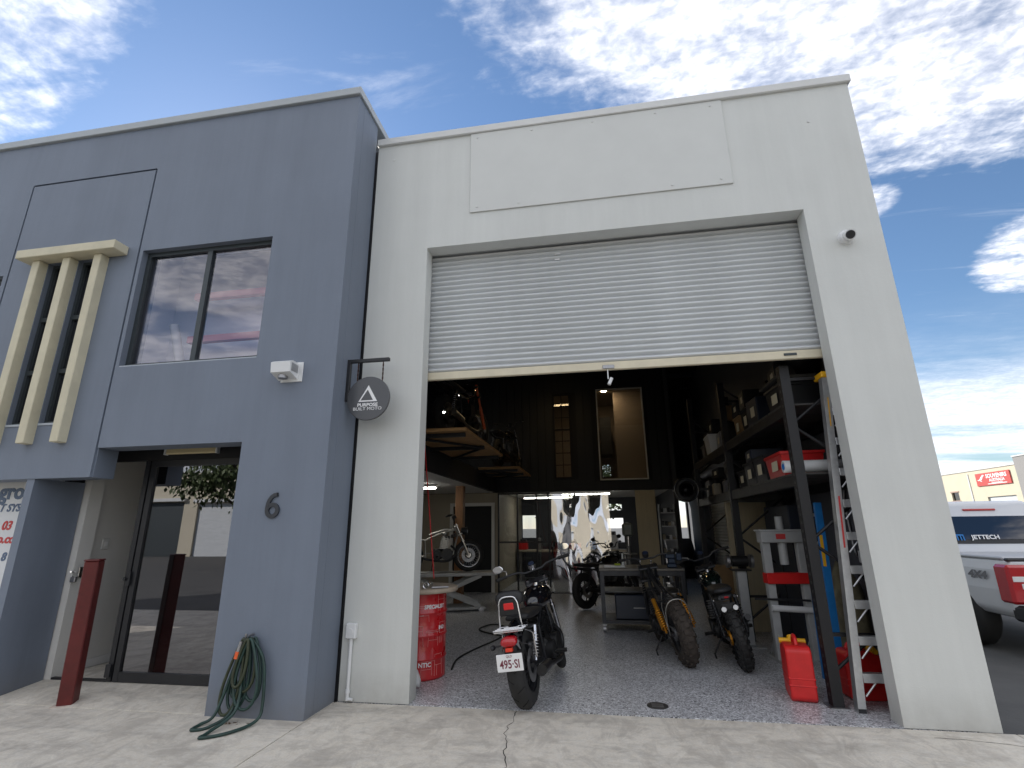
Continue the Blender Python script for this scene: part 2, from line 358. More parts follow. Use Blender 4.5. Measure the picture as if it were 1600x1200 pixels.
def concrete():
    m = bpy.data.materials.new('driveway_concrete'); m.use_nodes = True; nt = m.node_tree; b = nt.nodes['Principled BSDF']; Lk = nt.links.new
    ge = nt.nodes.new('ShaderNodeNewGeometry')
    def nz(sc, det, ro=.6, st=(1, 1, 1), rot=0, dist=0.):
        mp = nt.nodes.new('ShaderNodeMapping'); mp.inputs['Scale'].default_value = st; mp.inputs['Rotation'].default_value = (0, 0, rot); Lk(ge.outputs['Position'], mp.inputs[0])
        t = nt.nodes.new('ShaderNodeTexNoise'); t.inputs['Scale'].default_value = sc; t.inputs['Detail'].default_value = det; t.inputs['Roughness'].default_value = ro; t.inputs['Distortion'].default_value = dist
        Lk(mp.outputs[0], t.inputs['Vector']); return t.outputs['Fac']
    def mr(x, a, c, lo=0., hi=1.):
        o = nt.nodes.new('ShaderNodeMapRange'); o.inputs[1].default_value = a; o.inputs[2].default_value = c; o.inputs[3].default_value = lo; o.inputs[4].default_value = hi; Lk(x, o.inputs[0]); return o.outputs[0]
    def mix(fac, c1, c2, mode='MIX'):
        o = nt.nodes.new('ShaderNodeMixRGB'); o.blend_type = mode; Lk(fac, o.inputs[0])
        for s_, c in ((1, c1), (2, c2)):
            if isinstance(c, tuple): o.inputs[s_].default_value = (*c, 1)
            else: Lk(c, o.inputs[s_])
        return o.outputs[0]
    c = mix(mr(nz(0.8, 6), .3, .7), (.60, .54, .445), (.76, .70, .595))
    c = mix(mr(nz(1.6, 7, .65, (1, 2.6, 1), .5, .6), .48, .68, 0, .7), c, (.31, .28, .24))          # damp, dirty drifts
    c = mix(mr(nz(7, 6, .7), .52, .75, 0, .45), c, (.32, .30, .265))
    c = mix(mr(nz(5, 5, .6), .60, .70, 0, .35), c, (.68, .66, .60))
    c = mix(mr(nz(75, 3), .35, .7, 0, .35), c, (.34, .32, .29))                                      # grit
    c = mix(mr(nz(3.3, 6, .6, (1, 1, 1), 1.2), .60, .76, 0, .55), c, (.20, .18, .155))
    c = mix(mr(nz(14, 8, .75, (1, 1.6, 1), .3, .4), .40, .62, 0, .40), c, (.72, .70, .65))
    c = mix(mr(nz(2.4, 9, .72, (1.8, 1, 1), -.4, 1.0), .47, .60, 0, .5), c, (.36, .325, .28))                # oil spots
    Lk(c, b.inputs['Base Color']); b.inputs['Roughness'].default_value = 0.85
    bp = nt.nodes.new('ShaderNodeBump'); bp.inputs['Strength'].default_value = 0.35; bp.inputs['Distance'].default_value = 0.006; Lk(nz(90, 5), bp.inputs['Height']); Lk(bp.outputs[0], b.inputs['Normal'])
    MATS['driveway_concrete'] = m; return m
def flake_floor():
    m = bpy.data.materials.new('flake_epoxy_floor'); m.use_nodes = True; nt = m.node_tree; b = nt.nodes['Principled BSDF']; Lk = nt.links.new
    ge = nt.nodes.new('ShaderNodeNewGeometry')
    vo = nt.nodes.new('ShaderNodeTexVoronoi'); vo.inputs['Scale'].default_value = 95; vo.inputs['Randomness'].default_value = 1; Lk(ge.outputs['Position'], vo.inputs['Vector'])
    sp = nt.nodes.new('ShaderNodeSeparateColor'); Lk(vo.outputs['Color'], sp.inputs[0])
    cr = nt.nodes.new('ShaderNodeValToRGB'); cr.color_ramp.interpolation = 'CONSTANT'; e = cr.color_ramp.elements
    e[0].position = 0; e[0].color = (.09, .092, .10, 1); e[1].position = .12; e[1].color = (.30, .305, .325, 1)
    for p, c in ((.34, .44), (.58, .58), (.80, .76)): q = e.new(p); q.color = (c*.98, c*.99, c*1.02, 1)
    Lk(sp.outputs[0], cr.inputs[0]); Lk(cr.outputs[0], b.inputs['Base Color'])
    t = nt.nodes.new('ShaderNodeTexNoise'); t.inputs['Scale'].default_value = 2.5; t.inputs['Detail'].default_value = 6; Lk(ge.outputs['Position'], t.inputs['Vector'])
    r = nt.nodes.new('ShaderNodeMapRange'); r.inputs[3].default_value = .22; r.inputs[4].default_value = .42; Lk(t.outputs['Fac'], r.inputs[0]); Lk(r.outputs[0], b.inputs['Roughness'])
    MATS['flake'] = m; return m
m_conc = concrete(); m_flake = flake_floor()
m_asph = mat('asphalt', (0.085, 0.083, 0.08), 0.9, var=0.3, scale=1.5, bump=0.4, bscale=80)
m_joint = mat('joint_dirt', (0.045, 0.04, 0.035), 0.95)

# ------------------------------------------------------------------ ground
g = MB().add([(-700, -700, -.03), (700, -700, -.03), (700, 900, -.03), (-700, 900, -.03)], [(0, 1, 2, 3)]).build('ground', m_asph); struct(g)
dr = MB().box(-26, 30, -4.6, -.002, -.028, -.012).build('driveway', m_joint); struct(dr)
xs = [-26, -20, -14, -8.2, -2.48, 2.93, 8.5, 14, 20, 30]; ys = [-4.6, -.004]
for i in range(len(xs)-1):
    for j in range(len(ys)-1):
        MB().box(xs[i]+.004, xs[i+1]-.004, ys[j]+.004, ys[j+1]-.002, -.0115, 0, .003).build('slab', m_conc, dr)
def ribbon(pts, w, z):
    vs = []; fs = []
    for i, (x, y) in enumerate(pts):
        ww = w*(0.35+random.random()); vs += [(x-ww, y, z), (x+ww, y, z)]
        if i: fs.append((2*i-2, 2*i-1, 2*i+1, 2*i))
    return MB().add(vs, fs)
random.seed(3)
cx_ = -.80; pts = []
for k in range(34): pts.append((cx_, -.02-k*.05)); cx_ += random.uniform(-.022, .030)
ribbon(pts, .0032, .0016).build('crack', m_joint, dr)
pts = []; cx_ = 2.30
for k in range(30): pts.append((cx_+k*.035, -.16-.0004*k*k+random.uniform(-.006, .006)))
v_ = [(x, y-.002, .0016) for x, y in pts]+[(x, y+.003, .0016) for x, y in pts]; n_ = len(pts)
MB().add(v_, [(i, i+1, n_+i+1, n_+i) for i in range(n_-1)]).build('crack', m_joint, dr)
fl = MB().box(-2.46, 2.70, 0.0, 12.0, -.02, .004).build('workshop_floor', m_flake); struct(fl)
fl2 = MB().box(-7.6, -2.462, 3.2, 12.0, -.02, .004).build('workshop_floor', m_flake); struct(fl2)
rp = MB().prism([(-.47, -.01), (-.47, .003), (.05, .055), (3.1, .055), (3.1, -.01)], -5.73, -3.41, 'X').build('entrance_ramp', m_conc); struct(rp)

# ------------------------------------------------------------------ white workshop unit
wb = thing('workshop_building', 'white rendered workshop unit with tall open roller door', 'building')
XL, XR, OL, OR, OT, WT = -2.455, 2.85, -1.778, 2.188, 4.572, 6.055
MB().wall([], [], [(OL, OR, -1, OT)], 0, .18, XL, XR, 0, WT).build('front_wall', m_white, wb)
MB().box(XR-.16, XR, .181, 12.15, 0, WT).build('side_wall', m_white, wb)
sw = MB().box(XR-.172, XR-.161, .30, 12, 0, 5.5).build('inner_lining', m_intwall, wb)
MB().box(XL-.01, XR+.03, -.035, .22, WT-.012, WT+.085, .008).build('capping', m_cap, wb)
MB().box(XR-.2, XR+.028, .222, 12.2, WT-.012, WT+.083, .008).build('capping', m_cap, wb)
sp_ = MB().box(-1.283, 1.563, -.016, -.001, 4.962, WT-.013, .003).build('sign_panel', mat('blank_panel', (.61, .62, .595), .5, var=.04, scale=2), wb)
for sx_, sz_ in [(-1.2, 5.03), (-.72, 5.02), (.95, 5.02), (1.45, 5.03), (-1.2, 5.98), (-.55, 5.985), (.15, 5.985), (.85, 5.985), (1.44, 5.98)]:
    MB().cyl((sx_, -.022, sz_), (sx_, -.015, sz_), .012, n=8).build('screw', m_cap, sp_)
for q in [(2.40, 5.62), (-2.25, 5.83)]: MB().cyl((q[0], -.006, q[1]), (q[0], .001, q[1]), .014, n=8).build('wall_plug', m_cap, wb)
MB().wall([], [], [(2.12, 2.62, 1.15, 2.5), (-2.55, -2.05, 1.2, 1.9), (.18, .68, 1.05, 1.78), (.16, .66, 2.02, 2.22), (.10, .44, 3.0, 3.5)], 12.0, 12.15, -7.6, XR-.161, 0, WT).build('back_wall', m_int, wb)  # last hole added so daylight shows as a stand-in reflection in the inner window
MB().box(-7.6, XR-.161, .181, 11.99, 5.5, 5.6).build('roof', m_intdark, wb)
MB().box(-7.75, -7.601, .3, 12.15, 0, WT).build('side_wall', m_int, wb)
for k in range(9): MB().box(-7.5, 2.68, .9+k*1.3, .98+k*1.3, 5.36, 5.49).build('purlin', mat('purlin', (.05, .06, .08), .5, metal=.3), wb)
# mezzanine
MB().box(-7.6, -2.65, .35, 8.0, 2.40, 2.74).build('mezzanine_floor', m_intdark, wb)
MB().box(-7.6, -2.66, .36, 7.98, 2.376, 2.399).build('mezzanine_ceiling', m_intw, wb)
MB().box(-2.649, -2.60, .36, 8.0, 2.37, 2.745).build('fascia_beam', m_blackmatt, wb)
# wall at the end of the bay: black boards above, pale room below the mezzanine
hl = [(-1.06, -.68, 2.72, 4.85), (.06, 1.17, 2.65, 4.92)]
MB().wall([], [], hl, 8.03, 8.10, -7.6, 1.75, 2.37, 5.5).build('upper_wall', m_intdark, wb)
bd = MB()
for k in range(46):
    x0 = -7.5+k*.2
    if x0 > 1.6: break
    segs = [(2.38, 5.49)]
    for h in hl:
        if x0+.19 > h[0]-.02 and x0 < h[1]+.02: segs = [(2.38, h[2]-.06), (h[3]+.06, 5.49)]
    for a, b in segs: bd.box(x0, x0+.188, 8.008, 8.029, a, b)
o = bd.build('cladding', mat('black_boards', (.009, .010, .013), .6, var=.25, scale=3), wb); o['kind'] = 'stuff'
MB().wall([], [], [(-3.72, -2.72, -1, 2.05)], 8.03, 8.10, -7.6, -2.56, 0, 2.37).build('lower_wall', m_intc, wb)
MB().box(1.75, 1.85, 8.03, 11.99, 0, 5.5).build('aisle_wall', m_int, wb)
MB().box(-2.56, 1.745, 8.12, 11.98, 2.42, 2.47).build('back_room_ceiling', m_intw, wb)
MB().box(-2.66, -2.56, 8.12, 11.98, 0, 2.41).build('back_room_wall', m_intc, wb)
MB().wall([], [], [(.12, .36, 2.95, 3.30)], 10.6, 10.68, -2.5, 1.7, 2.6, 5.2).build('office_wall', mat('office_beige', (.24, .19, .15), .7), wb)  # opening added to imitate a bright daylight reflection in the white-framed pane
MB().box(-2.5, 1.7, 8.12, 10.59, 5.12, 5.17).build('office_ceiling', mat('office_ceiling', (.42, .36, .30), .7), wb)
MB().box(.50, 1.7, 9.0, 9.08, 2.6, 5.11).build('office_partition', MATS['office_beige'], wb)
MB().box(.10, .41, 9.4, 10.2, 3.45, 4.5, .01).build('cabinet', m_blackmatt, wb)
df = MB(); 
for a, b, c, d in [(-3.80, -3.72, 0, 2.13), (-2.72, -2.64, 0, 2.13), (-3.72, -2.72, 2.05, 2.13)]: df.box(a, b, 7.99, 8.029, c, d)
df.build('door_frame', m_intw, wb)
MB().box(-3.72, -2.72, 8.06, 8.10, 0, 2.05).build('door', m_intdark, wb)
# inner windows
for nm, h, fm, nx, nz_ in (('inner_window', hl[0], m_blackmatt, 2, 7), ('inner_window', hl[1], m_intw, 1, 1)):
    f = MB(); t = .03
    f.box(h[0]-t, h[0], 7.985, 8.05, h[2]-t, h[3]+t); f.box(h[1], h[1]+t, 7.985, 8.05, h[2]-t, h[3]+t); f.box(h[0], h[1], 7.985, 8.05, h[2]-t, h[2]); f.box(h[0], h[1], 7.985, 8.05, h[3], h[3]+t)
    for k in range(1, nx): x = h[0]+(h[1]-h[0])*k/nx; f.box(x-.008, x+.008, 8.0, 8.045, h[2], h[3])
    for k in range(1, nz_): z = h[2]+(h[3]-h[2])*k/nz_; f.box(h[0], h[1], 8.001, 8.044, z-(.03 if k == 4 else .008), z+.008)
    w_ = f.build(nm, fm, wb)
    MB().box(h[0], h[1], 8.046, 8.050, h[2], h[3]).build('pane', m_paneI, w_)
# glazed partition
gp = MB()
for x in (-2.54, -2.06, -1.58, -1.28, -.62): gp.box(x-.02, x+.02, 7.99, 8.03, 0, 2.36)
for z in (.02, 1.17, 2.34): gp.box(-2.52, -.60, 7.992, 8.028, z-.02, z+.02)
gpo = gp.build('glazed_partition', m_black, wb)
for a, b in ((-2.52, -2.08), (-2.04, -1.6), (-1.56, -1.30), (-1.26, -.64)):
    for c, d in ((.04, 1.15), (1.19, 2.32)): MB().box(a, b, 8.005, 8.010, c, d).build('pane', m_paneI, gpo)

# ------------------------------------------------------------------ roller door
rs = thing('roller_door', 'white corrugated steel roller door half rolled up in the workshop opening', 'roller door', (0, .25, 3.07))
MB().box(-2.60, -2.43, .02, .17, 0, 6.0).build('expansion_joint', m_black, wb)
pitch = .0625; sec = []
for k in range(13):
    t = k/12; y = -.027*math.sin(math.pi*min(1, t/.70)) if t < .70 else .014*math.sin(math.pi*(t-.70)/.30); sec.append((y, t*pitch))
sl0 = None
for k in range(26):
    if sl0 is None:
        vs = [(-1.85, y, z) for y, z in sec]+[(2.26, y, z) for y, z in sec]; n_ = len(sec)
        sl0 = MB().add(vs, [(i, n_+i, n_+i+1, i+1) for i in range(n_-1)], True).build('slat', m_curtain, rs); sl0.location = (0, 0, .09)
    else: copy_mesh(sl0, rs, (0, 0, .09+k*pitch))
br = MB().box(-1.85, 2.26, -.022, .022, 0, .088, .008).build('bottom_rail', m_rail, rs)
MB().box(.10, .22, -.034, -.023, .01, .05, .004).build('lock_plate', m_steel, br); MB().box(1.86, 1.98, -.03, -.023, .035, .06, .003).build('handle', m_frameg, br)
MB().cyl((.15, -.02, -.10), (.15, -.02, .0), .006).cyl((.155, -.03, -.16), (.185, -.01, -.09), .018).build('lock_bolt', m_wpl, br)
for x in (-.32,):
    MB().box(x-.03, x+.03, -.0125, -.0118, 1.40, 1.43).box(x-.035, x+.02, -.0125, -.0118, 1.33, 1.345).build('tape_scrap', m_wpt, rs)
for x in (-1.88, 2.29): MB().box(x-.03, x+.03, -.05, .05, -3.06, 1.75).build('guide_track', m_cap, rs)
MB().cyl((-1.9, .30, 1.98), (2.3, .30, 1.98), .22, n=20).build('drum_roll', m_curtain, rs)

# ------------------------------------------------------------------ grey unit
gb = thing('office_building', 'slate grey rendered office unit with slim cream fins and recessed entrance', 'building')
GX, GT = -2.49, 6.36; GL = -16.0
win = (-5.0, -3.37, 3.2, 4.6); fw = [(-6.27, -5.97, 2.62, 4.56), (-5.85, -5.55, 2.62, 4.56)]; win2 = (-8.55, -6.90, 3.2, 4.47)
ent = [(-5.05, -3.40, -1, 2.335), (GL-1, -5.05, -1, 2.04)]
gr = .012
groove = [(-5.055-gr, -5.055+gr, 2.0, 5.715), (-6.83-gr, -6.83+gr, 2.0, 5.715), (-6.83, -5.055, 5.715-gr, 5.715+gr)]
MB().wall([], [], ent+[win, win2]+fw+groove, -.5, -.478, GL, GX, 0, GT, back=False).build('front_wall', m_grey, gb)
MB().wall([], [], ent+[win, win2]+fw, -.477, -.25, GL, GX-.001, 0, GT).build('front_wall', m_grey, gb)
MB().box(GX-.2, GX-.012, -.249, .0, 0, GT).build('return_wall', m_grey, gb)
MB().box(GX-.012, GX, -.36, -.002, 0, GT-.002).build('return_panel', m_grey, gb)
MB().box(GL, GX+.025, -.535, -.24, GT-.01, GT+.09, .006).build('capping', m_capg, gb)
MB().box(GX-.22, GX+.023, -.238, 4, GT-.01, GT+.088, .006).build('capping', m_capg, gb)
MB().box(GL, GX-.22, 3.4, 3.5, 5.6, GT).build('parapet', m_grey, gb)
MB().box(GL, -2.7, -.24, 3.4, 5.0, 5.1).build('roof', m_int, gb)
MB().box(-3.40, -2.70, -.249, .30, 0, 2.5).build('pier_core', m_grey, gb)
# recess
MB().box(-5.83, -5.735, -.49, .05, 0, 2.04).build('blade_pier', m_grey, gb)
MB().box(-9, -3.40, -.248, .04, 2.50, 2.55).build('recess_ceiling', m_blackmatt, gb)
MB().box(-5.83, -3.40, .05, .11, 2.27, 2.499).build('head_panel', m_blackmatt, gb)
MB().box(-5.83, -5.76, .051, .13, 0, 2.27).build('door_jamb', m_black, gb)
MB().box(-5.755, -5.66, .06, .22, .05, 2.268).build('door_leaf', m_intw, gb)
MB().box(-5.86, -5.76, .131, 3.1, 0, 2.6).build('lobby_wall', m_intw, gb)
MB().box(-5.758, -5.745, .225, 3.1, .056, .14).build('skirting', mat('skirting', (.66, .66, .65), .4), gb)
MB().box(-3.40, -3.3, .301, 3.1, 0, 2.6).build('lobby_wall', m_intw, gb); MB().box(-5.86, -3.3, 3.1, 3.2, 0, 2.6).build('lobby_wall', m_intw, gb)
MB().box(-5.76, -3.4, .115, 3.1, 2.46, 2.55).build('lobby_ceiling', m_intw, gb)
sw_ = MB().box(-5.757, -5.745, .41, .50, 1.31, 1.43, .004).build('switch_plate', mat('switch', (.62, .62, .60), .4), gb)
MB().box(-5.744, -5.739, .435, .475, 1.345, 1.395, .002).build('rocker', m_wpl, sw_)
lk = MB().box(-5.659, -5.63, .10, .15, 1.03, 1.14, .004).cyl((-5.655, .075, 1.09), (-5.62, .0, 1.10), .010).build('door_handle', m_chrome, gb)
MB().box(-5.665, -5.60, .04, .075, .99, 1.045, .006).build('padlock', m_steel, gb)
# glazed door and sidelight
dg = MB()
for a, b in ((-5.0, -4.945), (-4.925, -4.865), (-3.46, -3.401)): dg.box(a, b, .06, .11, .06, 2.268)
dg.box(-4.865, -3.46, .062, .108, .06, .15).box(-4.865, -3.46, .062, .108, 2.20, 2.268).box(-5.76, -5.0, .064, .106, .056, .075)
dgo = dg.build('glass_door', m_black, gb)
MB().box(-4.865, -3.46, .082, .088, .15, 2.2).build('pane', m_paneD, dgo)
MB().box(-4.955, -4.915, .03, .059, .96, 1.10, .005).cyl((-4.96, .01, 1.03), (-4.96, .045, 1.03), .018).build('lock', m_black, dgo)
MB().box(-5.01, -4.95, .035, .059, .10, .22, .005).build('bolt', m_black, dgo)
bl_ = MB().box(-4.72, -4.10, .0, .049, 2.325, 2.40, .012).build('batten_light', mat('yellowed_diffuser', (.62, .52, .30), .4), gb)
MB().box(-4.74, -4.72, -.004, .049, 2.32, 2.405, .004).box(-4.10, -4.08, -.004, .049, 2.32, 2.405, .004).build('end_cap', m_wpl, bl_)
# big window
def window(parent, w, y, cols, fm, pm, depth=.07, t=.05):
    f = MB(); f.box(w[0], w[0]+t, y, y+depth, w[2], w[3]); f.box(w[1]-t, w[1], y, y+depth, w[2], w[3]); f.box(w[0]+t, w[1]-t, y, y+depth, w[2], w[2]+t); f.box(w[0]+t, w[1]-t, y, y+depth, w[3]-t, w[3])
    for k in range(1, cols): x = w[0]+(w[1]-w[0])*k/cols; f.box(x-t*.6, x+t*.6, y+.003, y+depth, w[2]+t, w[3]-t)
    o = f.build('window', fm, parent)
    xs_ = [w[0]+t]+[w[0]+(w[1]-w[0])*k/cols for k in range(1, cols)]+[w[1]-t]
    for k in range(cols): MB().box(xs_[k]+(t*.6 if k else 0), xs_[k+1]-(t*.6 if k < cols-1 else 0), y+.03, y+.036, w[2]+t, w[3]-t).build('pane', pm, o)
    return o
window(gb, win, -.43, 2, m_frameg, m_paneA); window(gb, win2, -.43, 2, m_frameg, m_paneA)
MB().box(win[0]+.002, win[1]-.002, -.497, -.435, win[2], win[2]+.012).build('sill', mat('sill', (.40, .44, .48), .5), gb)
rm = MB().box(-5.3, -3.0, .36, .42, 2.8, 5.0).build('upstairs_wall', mat('upstairs_wall', (.84, .84, .88), .8), gb)
MB().box(-5.35, -5.3, -.2, 2.6, 2.8, 5.0).box(-3.0, -2.95, -.2, 2.6, 2.8, 5.0).box(-5.3, -3.0, -.2, 2.6, 2.75, 2.8).build('upstairs_room', MATS['upstairs_wall'], gb)
m_pink = mat('red_beam', (.72, .34, .34), .5)
for z in (3.66, 4.22): MB().box(-4.75, -3.05, .05, .12, z, z+.08).build('rack_beam', m_pink, gb)
MB().cyl((-4.86, -.05, 3.85), (-4.62, .05, 2.95), .05, n=10).build('pipe', m_intw, gb)
# fin feature
for i, w in enumerate(fw):
    o = window(gb, w, -.45, 1, m_frameg, m_paneD, .06, .035)
    tr = MB()
    for z in (3.22, 3.86): tr.box(w[0]+.035, w[1]-.035, -.455, -.40, z-.025, z+.025)
    tr.build('transom', m_frameg, o)
ft = thing_ = None
for x in (-6.33, -5.91, -5.49): MB().box(x-.050, x+.050, -.60, -.455, 2.40, 4.558, .006).build('fin', m_cream, gb)
MB().box(-6.53, -5.20, -.68, -.501, 4.56, 4.665, .006).build('fin_head', m_cream, gb)
MB().box(-6.268, -5.972, -.51, -.455, 2.60, 2.622).box(-5.848, -5.552, -.51, -.455, 2.60, 2.622).build('fin_sill', MATS['sill'], gb)
# neighbour's shopfront
MB().box(-9.5, -5.84, .0, .04, .30, 2.03).build('shopfront_glass', m_paneD, gb)
MB().box(-9.5, -5.84, -.02, .06, .05, .30).box(-9.5, -5.84, -.02, .06, 2.03, 2.5).build('shopfront_frame', m_black, gb)

# ------------------------------------------------------------------ things on the fronts
ns = thing('shopfront_sign', 'white shopfront sign with slate and red lettering behind grey blade pier', 'sign', (-6.55, -.1, 1.6))
MB().box(-1.6, .70, -.012, .012, -.85, .46).build('panel', mat('sign_white', (.68, .70, .72), .4), ns)
def T(x, z, y=-.014): return Matrix.Translation((x, y, z)) @ FACE
text('lettering', 'gro', .24, m_text_blue, ns, T(.06, .345), bold=.008)
text('lettering', 'T SYS', .115, m_text_blue, ns, T(.08, .17), shear=.25, bold=.003)
text('lettering', '03', .13, m_text_red, ns, T(.10, -.02), shear=.2, bold=.004)
text('lettering', 'o.co', .13, m_text_red, ns, T(.13, -.16), shear=.2, bold=.004)
text('lettering', '8', .12, m_text_blue, ns, T(.16, -.345), shear=.2, bold=.004)

num = thing('house_number', 'dark grey number 6 fixed on the grey pier', 'number', (-2.985, -.5, 1.725))
m_num = mat('number_dark', (.030, .034, .042), .4); dg6 = MB()
def stroke(pts, w, closed=False):
    n = len(pts); L_ = []
    for i, (x, z) in enumerate(pts):
        a = pts[(i-1) % n] if closed or i else pts[i]; b = pts[(i+1) % n] if closed or i < n-1 else pts[i]
        dx, dz = b[0]-a[0], b[1]-a[1]; q = math.hypot(dx, dz); L_.append(((x-dz/q*w, z+dx/q*w), (x+dz/q*w, z-dx/q*w)))
    vs = [(p[0], y, p[1]) for y in (-.018, 0) for pr_ in L_ for p in pr_]; m_ = 2*n; fs = []
    for i in range(n if closed else n-1):
        j = (i+1) % n; fs += [(2*i, 2*i+1, 2*j+1, 2*j), (m_+2*i, m_+2*j, m_+2*j+1, m_+2*i+1), (2*i, 2*j, m_+2*j, m_+2*i), (2*i+1, m_+2*i+1, m_+2*j+1, 2*j+1)]
    return vs, fs
ring6 = [(.052*math.cos(2*math.pi*k/28), -.045+.052*math.sin(2*math.pi*k/28)) for k in range(28)]
stem6 = [(-.0525, -.05), (-.053, -.02), (-.048, .018), (-.036, .050), (-.016, .078), (.010, .094), (.040, .099)]
dg6.add(*stroke(ring6, .018, True)); v6, f6 = stroke(stem6, .017); dg6.add([(x, y*1.06, z) for x, y, z in v6], f6)
dg6.build('digit', m_num, num)

sb = thing('alarm_siren', 'small white alarm siren box on the grey wall beside the round sign', 'siren', (-2.96, -.5, 3.02))
MB().box(-.10, .13, -.012, 0, -.11, .09, .003).build('back_plate', m_wpl, sb)
sbx = MB().prism([(-.012, -.09), (-.15, -.045), (-.16, .055), (-.12, .075), (-.012, .075)], -.12, .085, 'X').build('housing', m_wpl, sb)
for k in range(7): MB().box(.0855, .088, -.13+k*.016, -.122+k*.016, -.03, .05).build('louvre', m_steel, sbx)
MB().cyl((-.03, -.08, -.092), (-.03, -.08, -.06), .045, n=14).build('horn', m_steel, sbx)

hs = thing('hanging_sign', 'round charcoal hanging sign with white triangle logo on black bracket', 'sign', (-2.49, -.25, 2.77))
m_disc = mat('sign_disc', (.075, .078, .085), .28, var=.05, scale=3)
MB().box(0, .035, -.02, .02, -.02, .42, .003).box(0, .45, -.019, .019, .385, .42, .003).build('bracket', m_black, hs)
MB().lathe([(.0001, -.015), (.222, -.015), (.226, -.010), (.226, .010), (.222, .015), (.0001, .015)], (.25, 0, 0), 'Y', 48, smooth=False).build('disc', m_disc, hs)
for cx in (.115, .385):
    c = MB()
    for k in range(9):
        z = .185+k*.023
        if k % 2: c.box(cx-.007, cx+.007, -.003, .003, z-.014, z+.014)
        else: c.box(cx-.003, cx+.003, -.007, .007, z-.014, z+.014)
    c.build('chain', mat('rusty_chain', (.06, .03, .02), .6, metal=.5), hs)
tri = [(.25, .135), (.35, -.035), (.15, -.035)]; inn = [(.243, .088), (.305, -.022), (.172, -.022)]
vs = [(x, -.0165, z) for x, z in tri]+[(x, -.0165, z) for x, z in inn]
MB().add(vs, [(0, 3, 4, 1), (1, 4, 5, 2), (2, 5, 3, 0)]).build('triangle_logo', m_wpt, hs)
text('lettering', 'PURPOSE', .046, m_wpt, hs, Matrix.Translation((.25, -.0165, -.070)) @ FACE, extrude=.0008, sx=1.15, bold=.0012)
text('lettering', 'BUILT MOTO', .046, m_wpt, hs, Matrix.Translation((.25, -.0165, -.110)) @ FACE, extrude=.0008, sx=1.12)

cc = thing('security_camera', 'white dome security camera with black lens high on the white wall', 'camera', (2.515, 0, 4.205))
MB().lathe([(.0001, -.05), (.055, -.05), (.07, -.035), (.075, 0)], (0, 0, 0), 'Y', 24).build('base', m_wpl, cc)
hd = MB().cyl((0, -.05, .0), (-.01, -.115, -.03), .052, .050, n=22).ball((0, -.05, 0), .053).build('head', m_wpl, cc)
MB().cyl((-.0095, -.112, -.0287), (-.0115, -.125, -.0345), .043, .036, n=22).build('lens', m_black, hd)

jb = thing('electrical_box', 'white conduit box and pipe at the foot of the white wall', 'electrical box', (-2.355, 0, 0))
MB().box(-.05, .05, -.055, 0, .53, .66, .008).build('box', m_wpl, jb)
MB().cyl((0, -.025, .02), (0, -.025, .53), .016).cyl((.0, -.025, .08), (.0, -.025, .11), .022).cyl((0, -.025, .03), (.05, -.025, .03), .014).build('conduit', m_wpl, jb)
MB().cyl((.0, -.056, .595), (.0, -.062, .595), .026, n=16).build('knockout', m_wpl, jb)

bo = thing('bollard', 'dark red square steel bollard in front of the entrance', 'bollard', (-4.89, -.40, 0), (R(1.2), 0, R(24)))
MB().box(-.062, .062, -.062, .062, -.02, 1.235, .008).build('post', m_redp, bo)
MB().box(-.068, .068, -.068, .068, 1.2355, 1.252, .008).build('cap', m_redp, bo)
MB().box(-.10, .10, -.09, .09, -.005, .006, .004).build('grout_patch', mat('grout', (.50, .42, .36), .9, var=.2, scale=20), bo)

# hose
hk = thing('garden_hose', 'coiled dark green garden hose hung on the grey pier', 'hose', (-3.03, -.5, 0))
m_hose = mat('hose_green', (.016, .046, .038), .42, var=.35, scale=12); m_hose2 = mat('hose_olive', (.036, .046, .022), .5, var=.35, scale=12)
def loop(x0, w, zb, lean, yb, m, ph=0.):
    pts = []
    for k in range(26):
        t = k/25*2*math.pi; s_ = math.sin(t); c_ = math.cos(t)
        z = .62-(.62-zb)*(1-c_)/2; low = max(0, (.62-z)/.62)
        x = x0+w*s_*(.35+.9*low)+lean*low
        y = -.035-.03*(ph)-(.05+yb*low**3 if zb < .05 else .035*low)
        pts.append((x, y, max(z, .014)))
    MB().tube(pts, .0125, 7, closed=True).build('hose_coil', m, hk)
random.seed(11)
for a in [(-.02, .11, .16, -.04, 0, m_hose, 0), (.0, .10, .08, -.06, 0, m_hose, .6), (.03, .12, .22, -.02, 0, m_hose2, 1.1), (-.03, .09, .05, -.09, 0, m_hose2, 1.5), (.04, .13, .10, .03, 0, m_hose, 1.9), (.02, .075, .26, -.08, 0, m_hose2, 2.3), (.05, .10, .15, .06, 0, m_hose, .3)]: loop(*a)
def spline(P, n=8):
    P = [Vector(p) for p in P]; out = []
    for i in range(len(P)-1):
        p0, p1, p2, p3 = P[max(i-1, 0)], P[i], P[i+1], P[min(i+2, len(P)-1)]
        for k in range(n):
            t = k/n; out.append(.5*((2*p1)+(p2-p0)*t+(2*p0-5*p1+4*p2-p3)*t*t+(3*p1-p0-3*p2+p3)*t**3))
    return out+[P[-1]]
MB().tube(spline([(.05, -.06, .60), (.17, -.07, .45), (.21, -.08, .15), (.20, -.13, .03), (.12, -.34, .014), (-.02, -.46, .014), (-.04, -.36, .014), (.02, -.15, .10), (.0, -.09, .35), (-.01, -.07, .6)]), .0125, 8).build('hose_coil', m_hose, hk)
MB().tube(spline([(-.05, -.06, .58), (-.12, -.08, .3), (-.17, -.14, .06), (-.23, -.22, .014), (-.21, -.33, .014), (-.12, -.26, .014), (-.04, -.12, .08), (-.02, -.09, .3)]), .0125, 8).build('hose_coil', m_hose, hk)
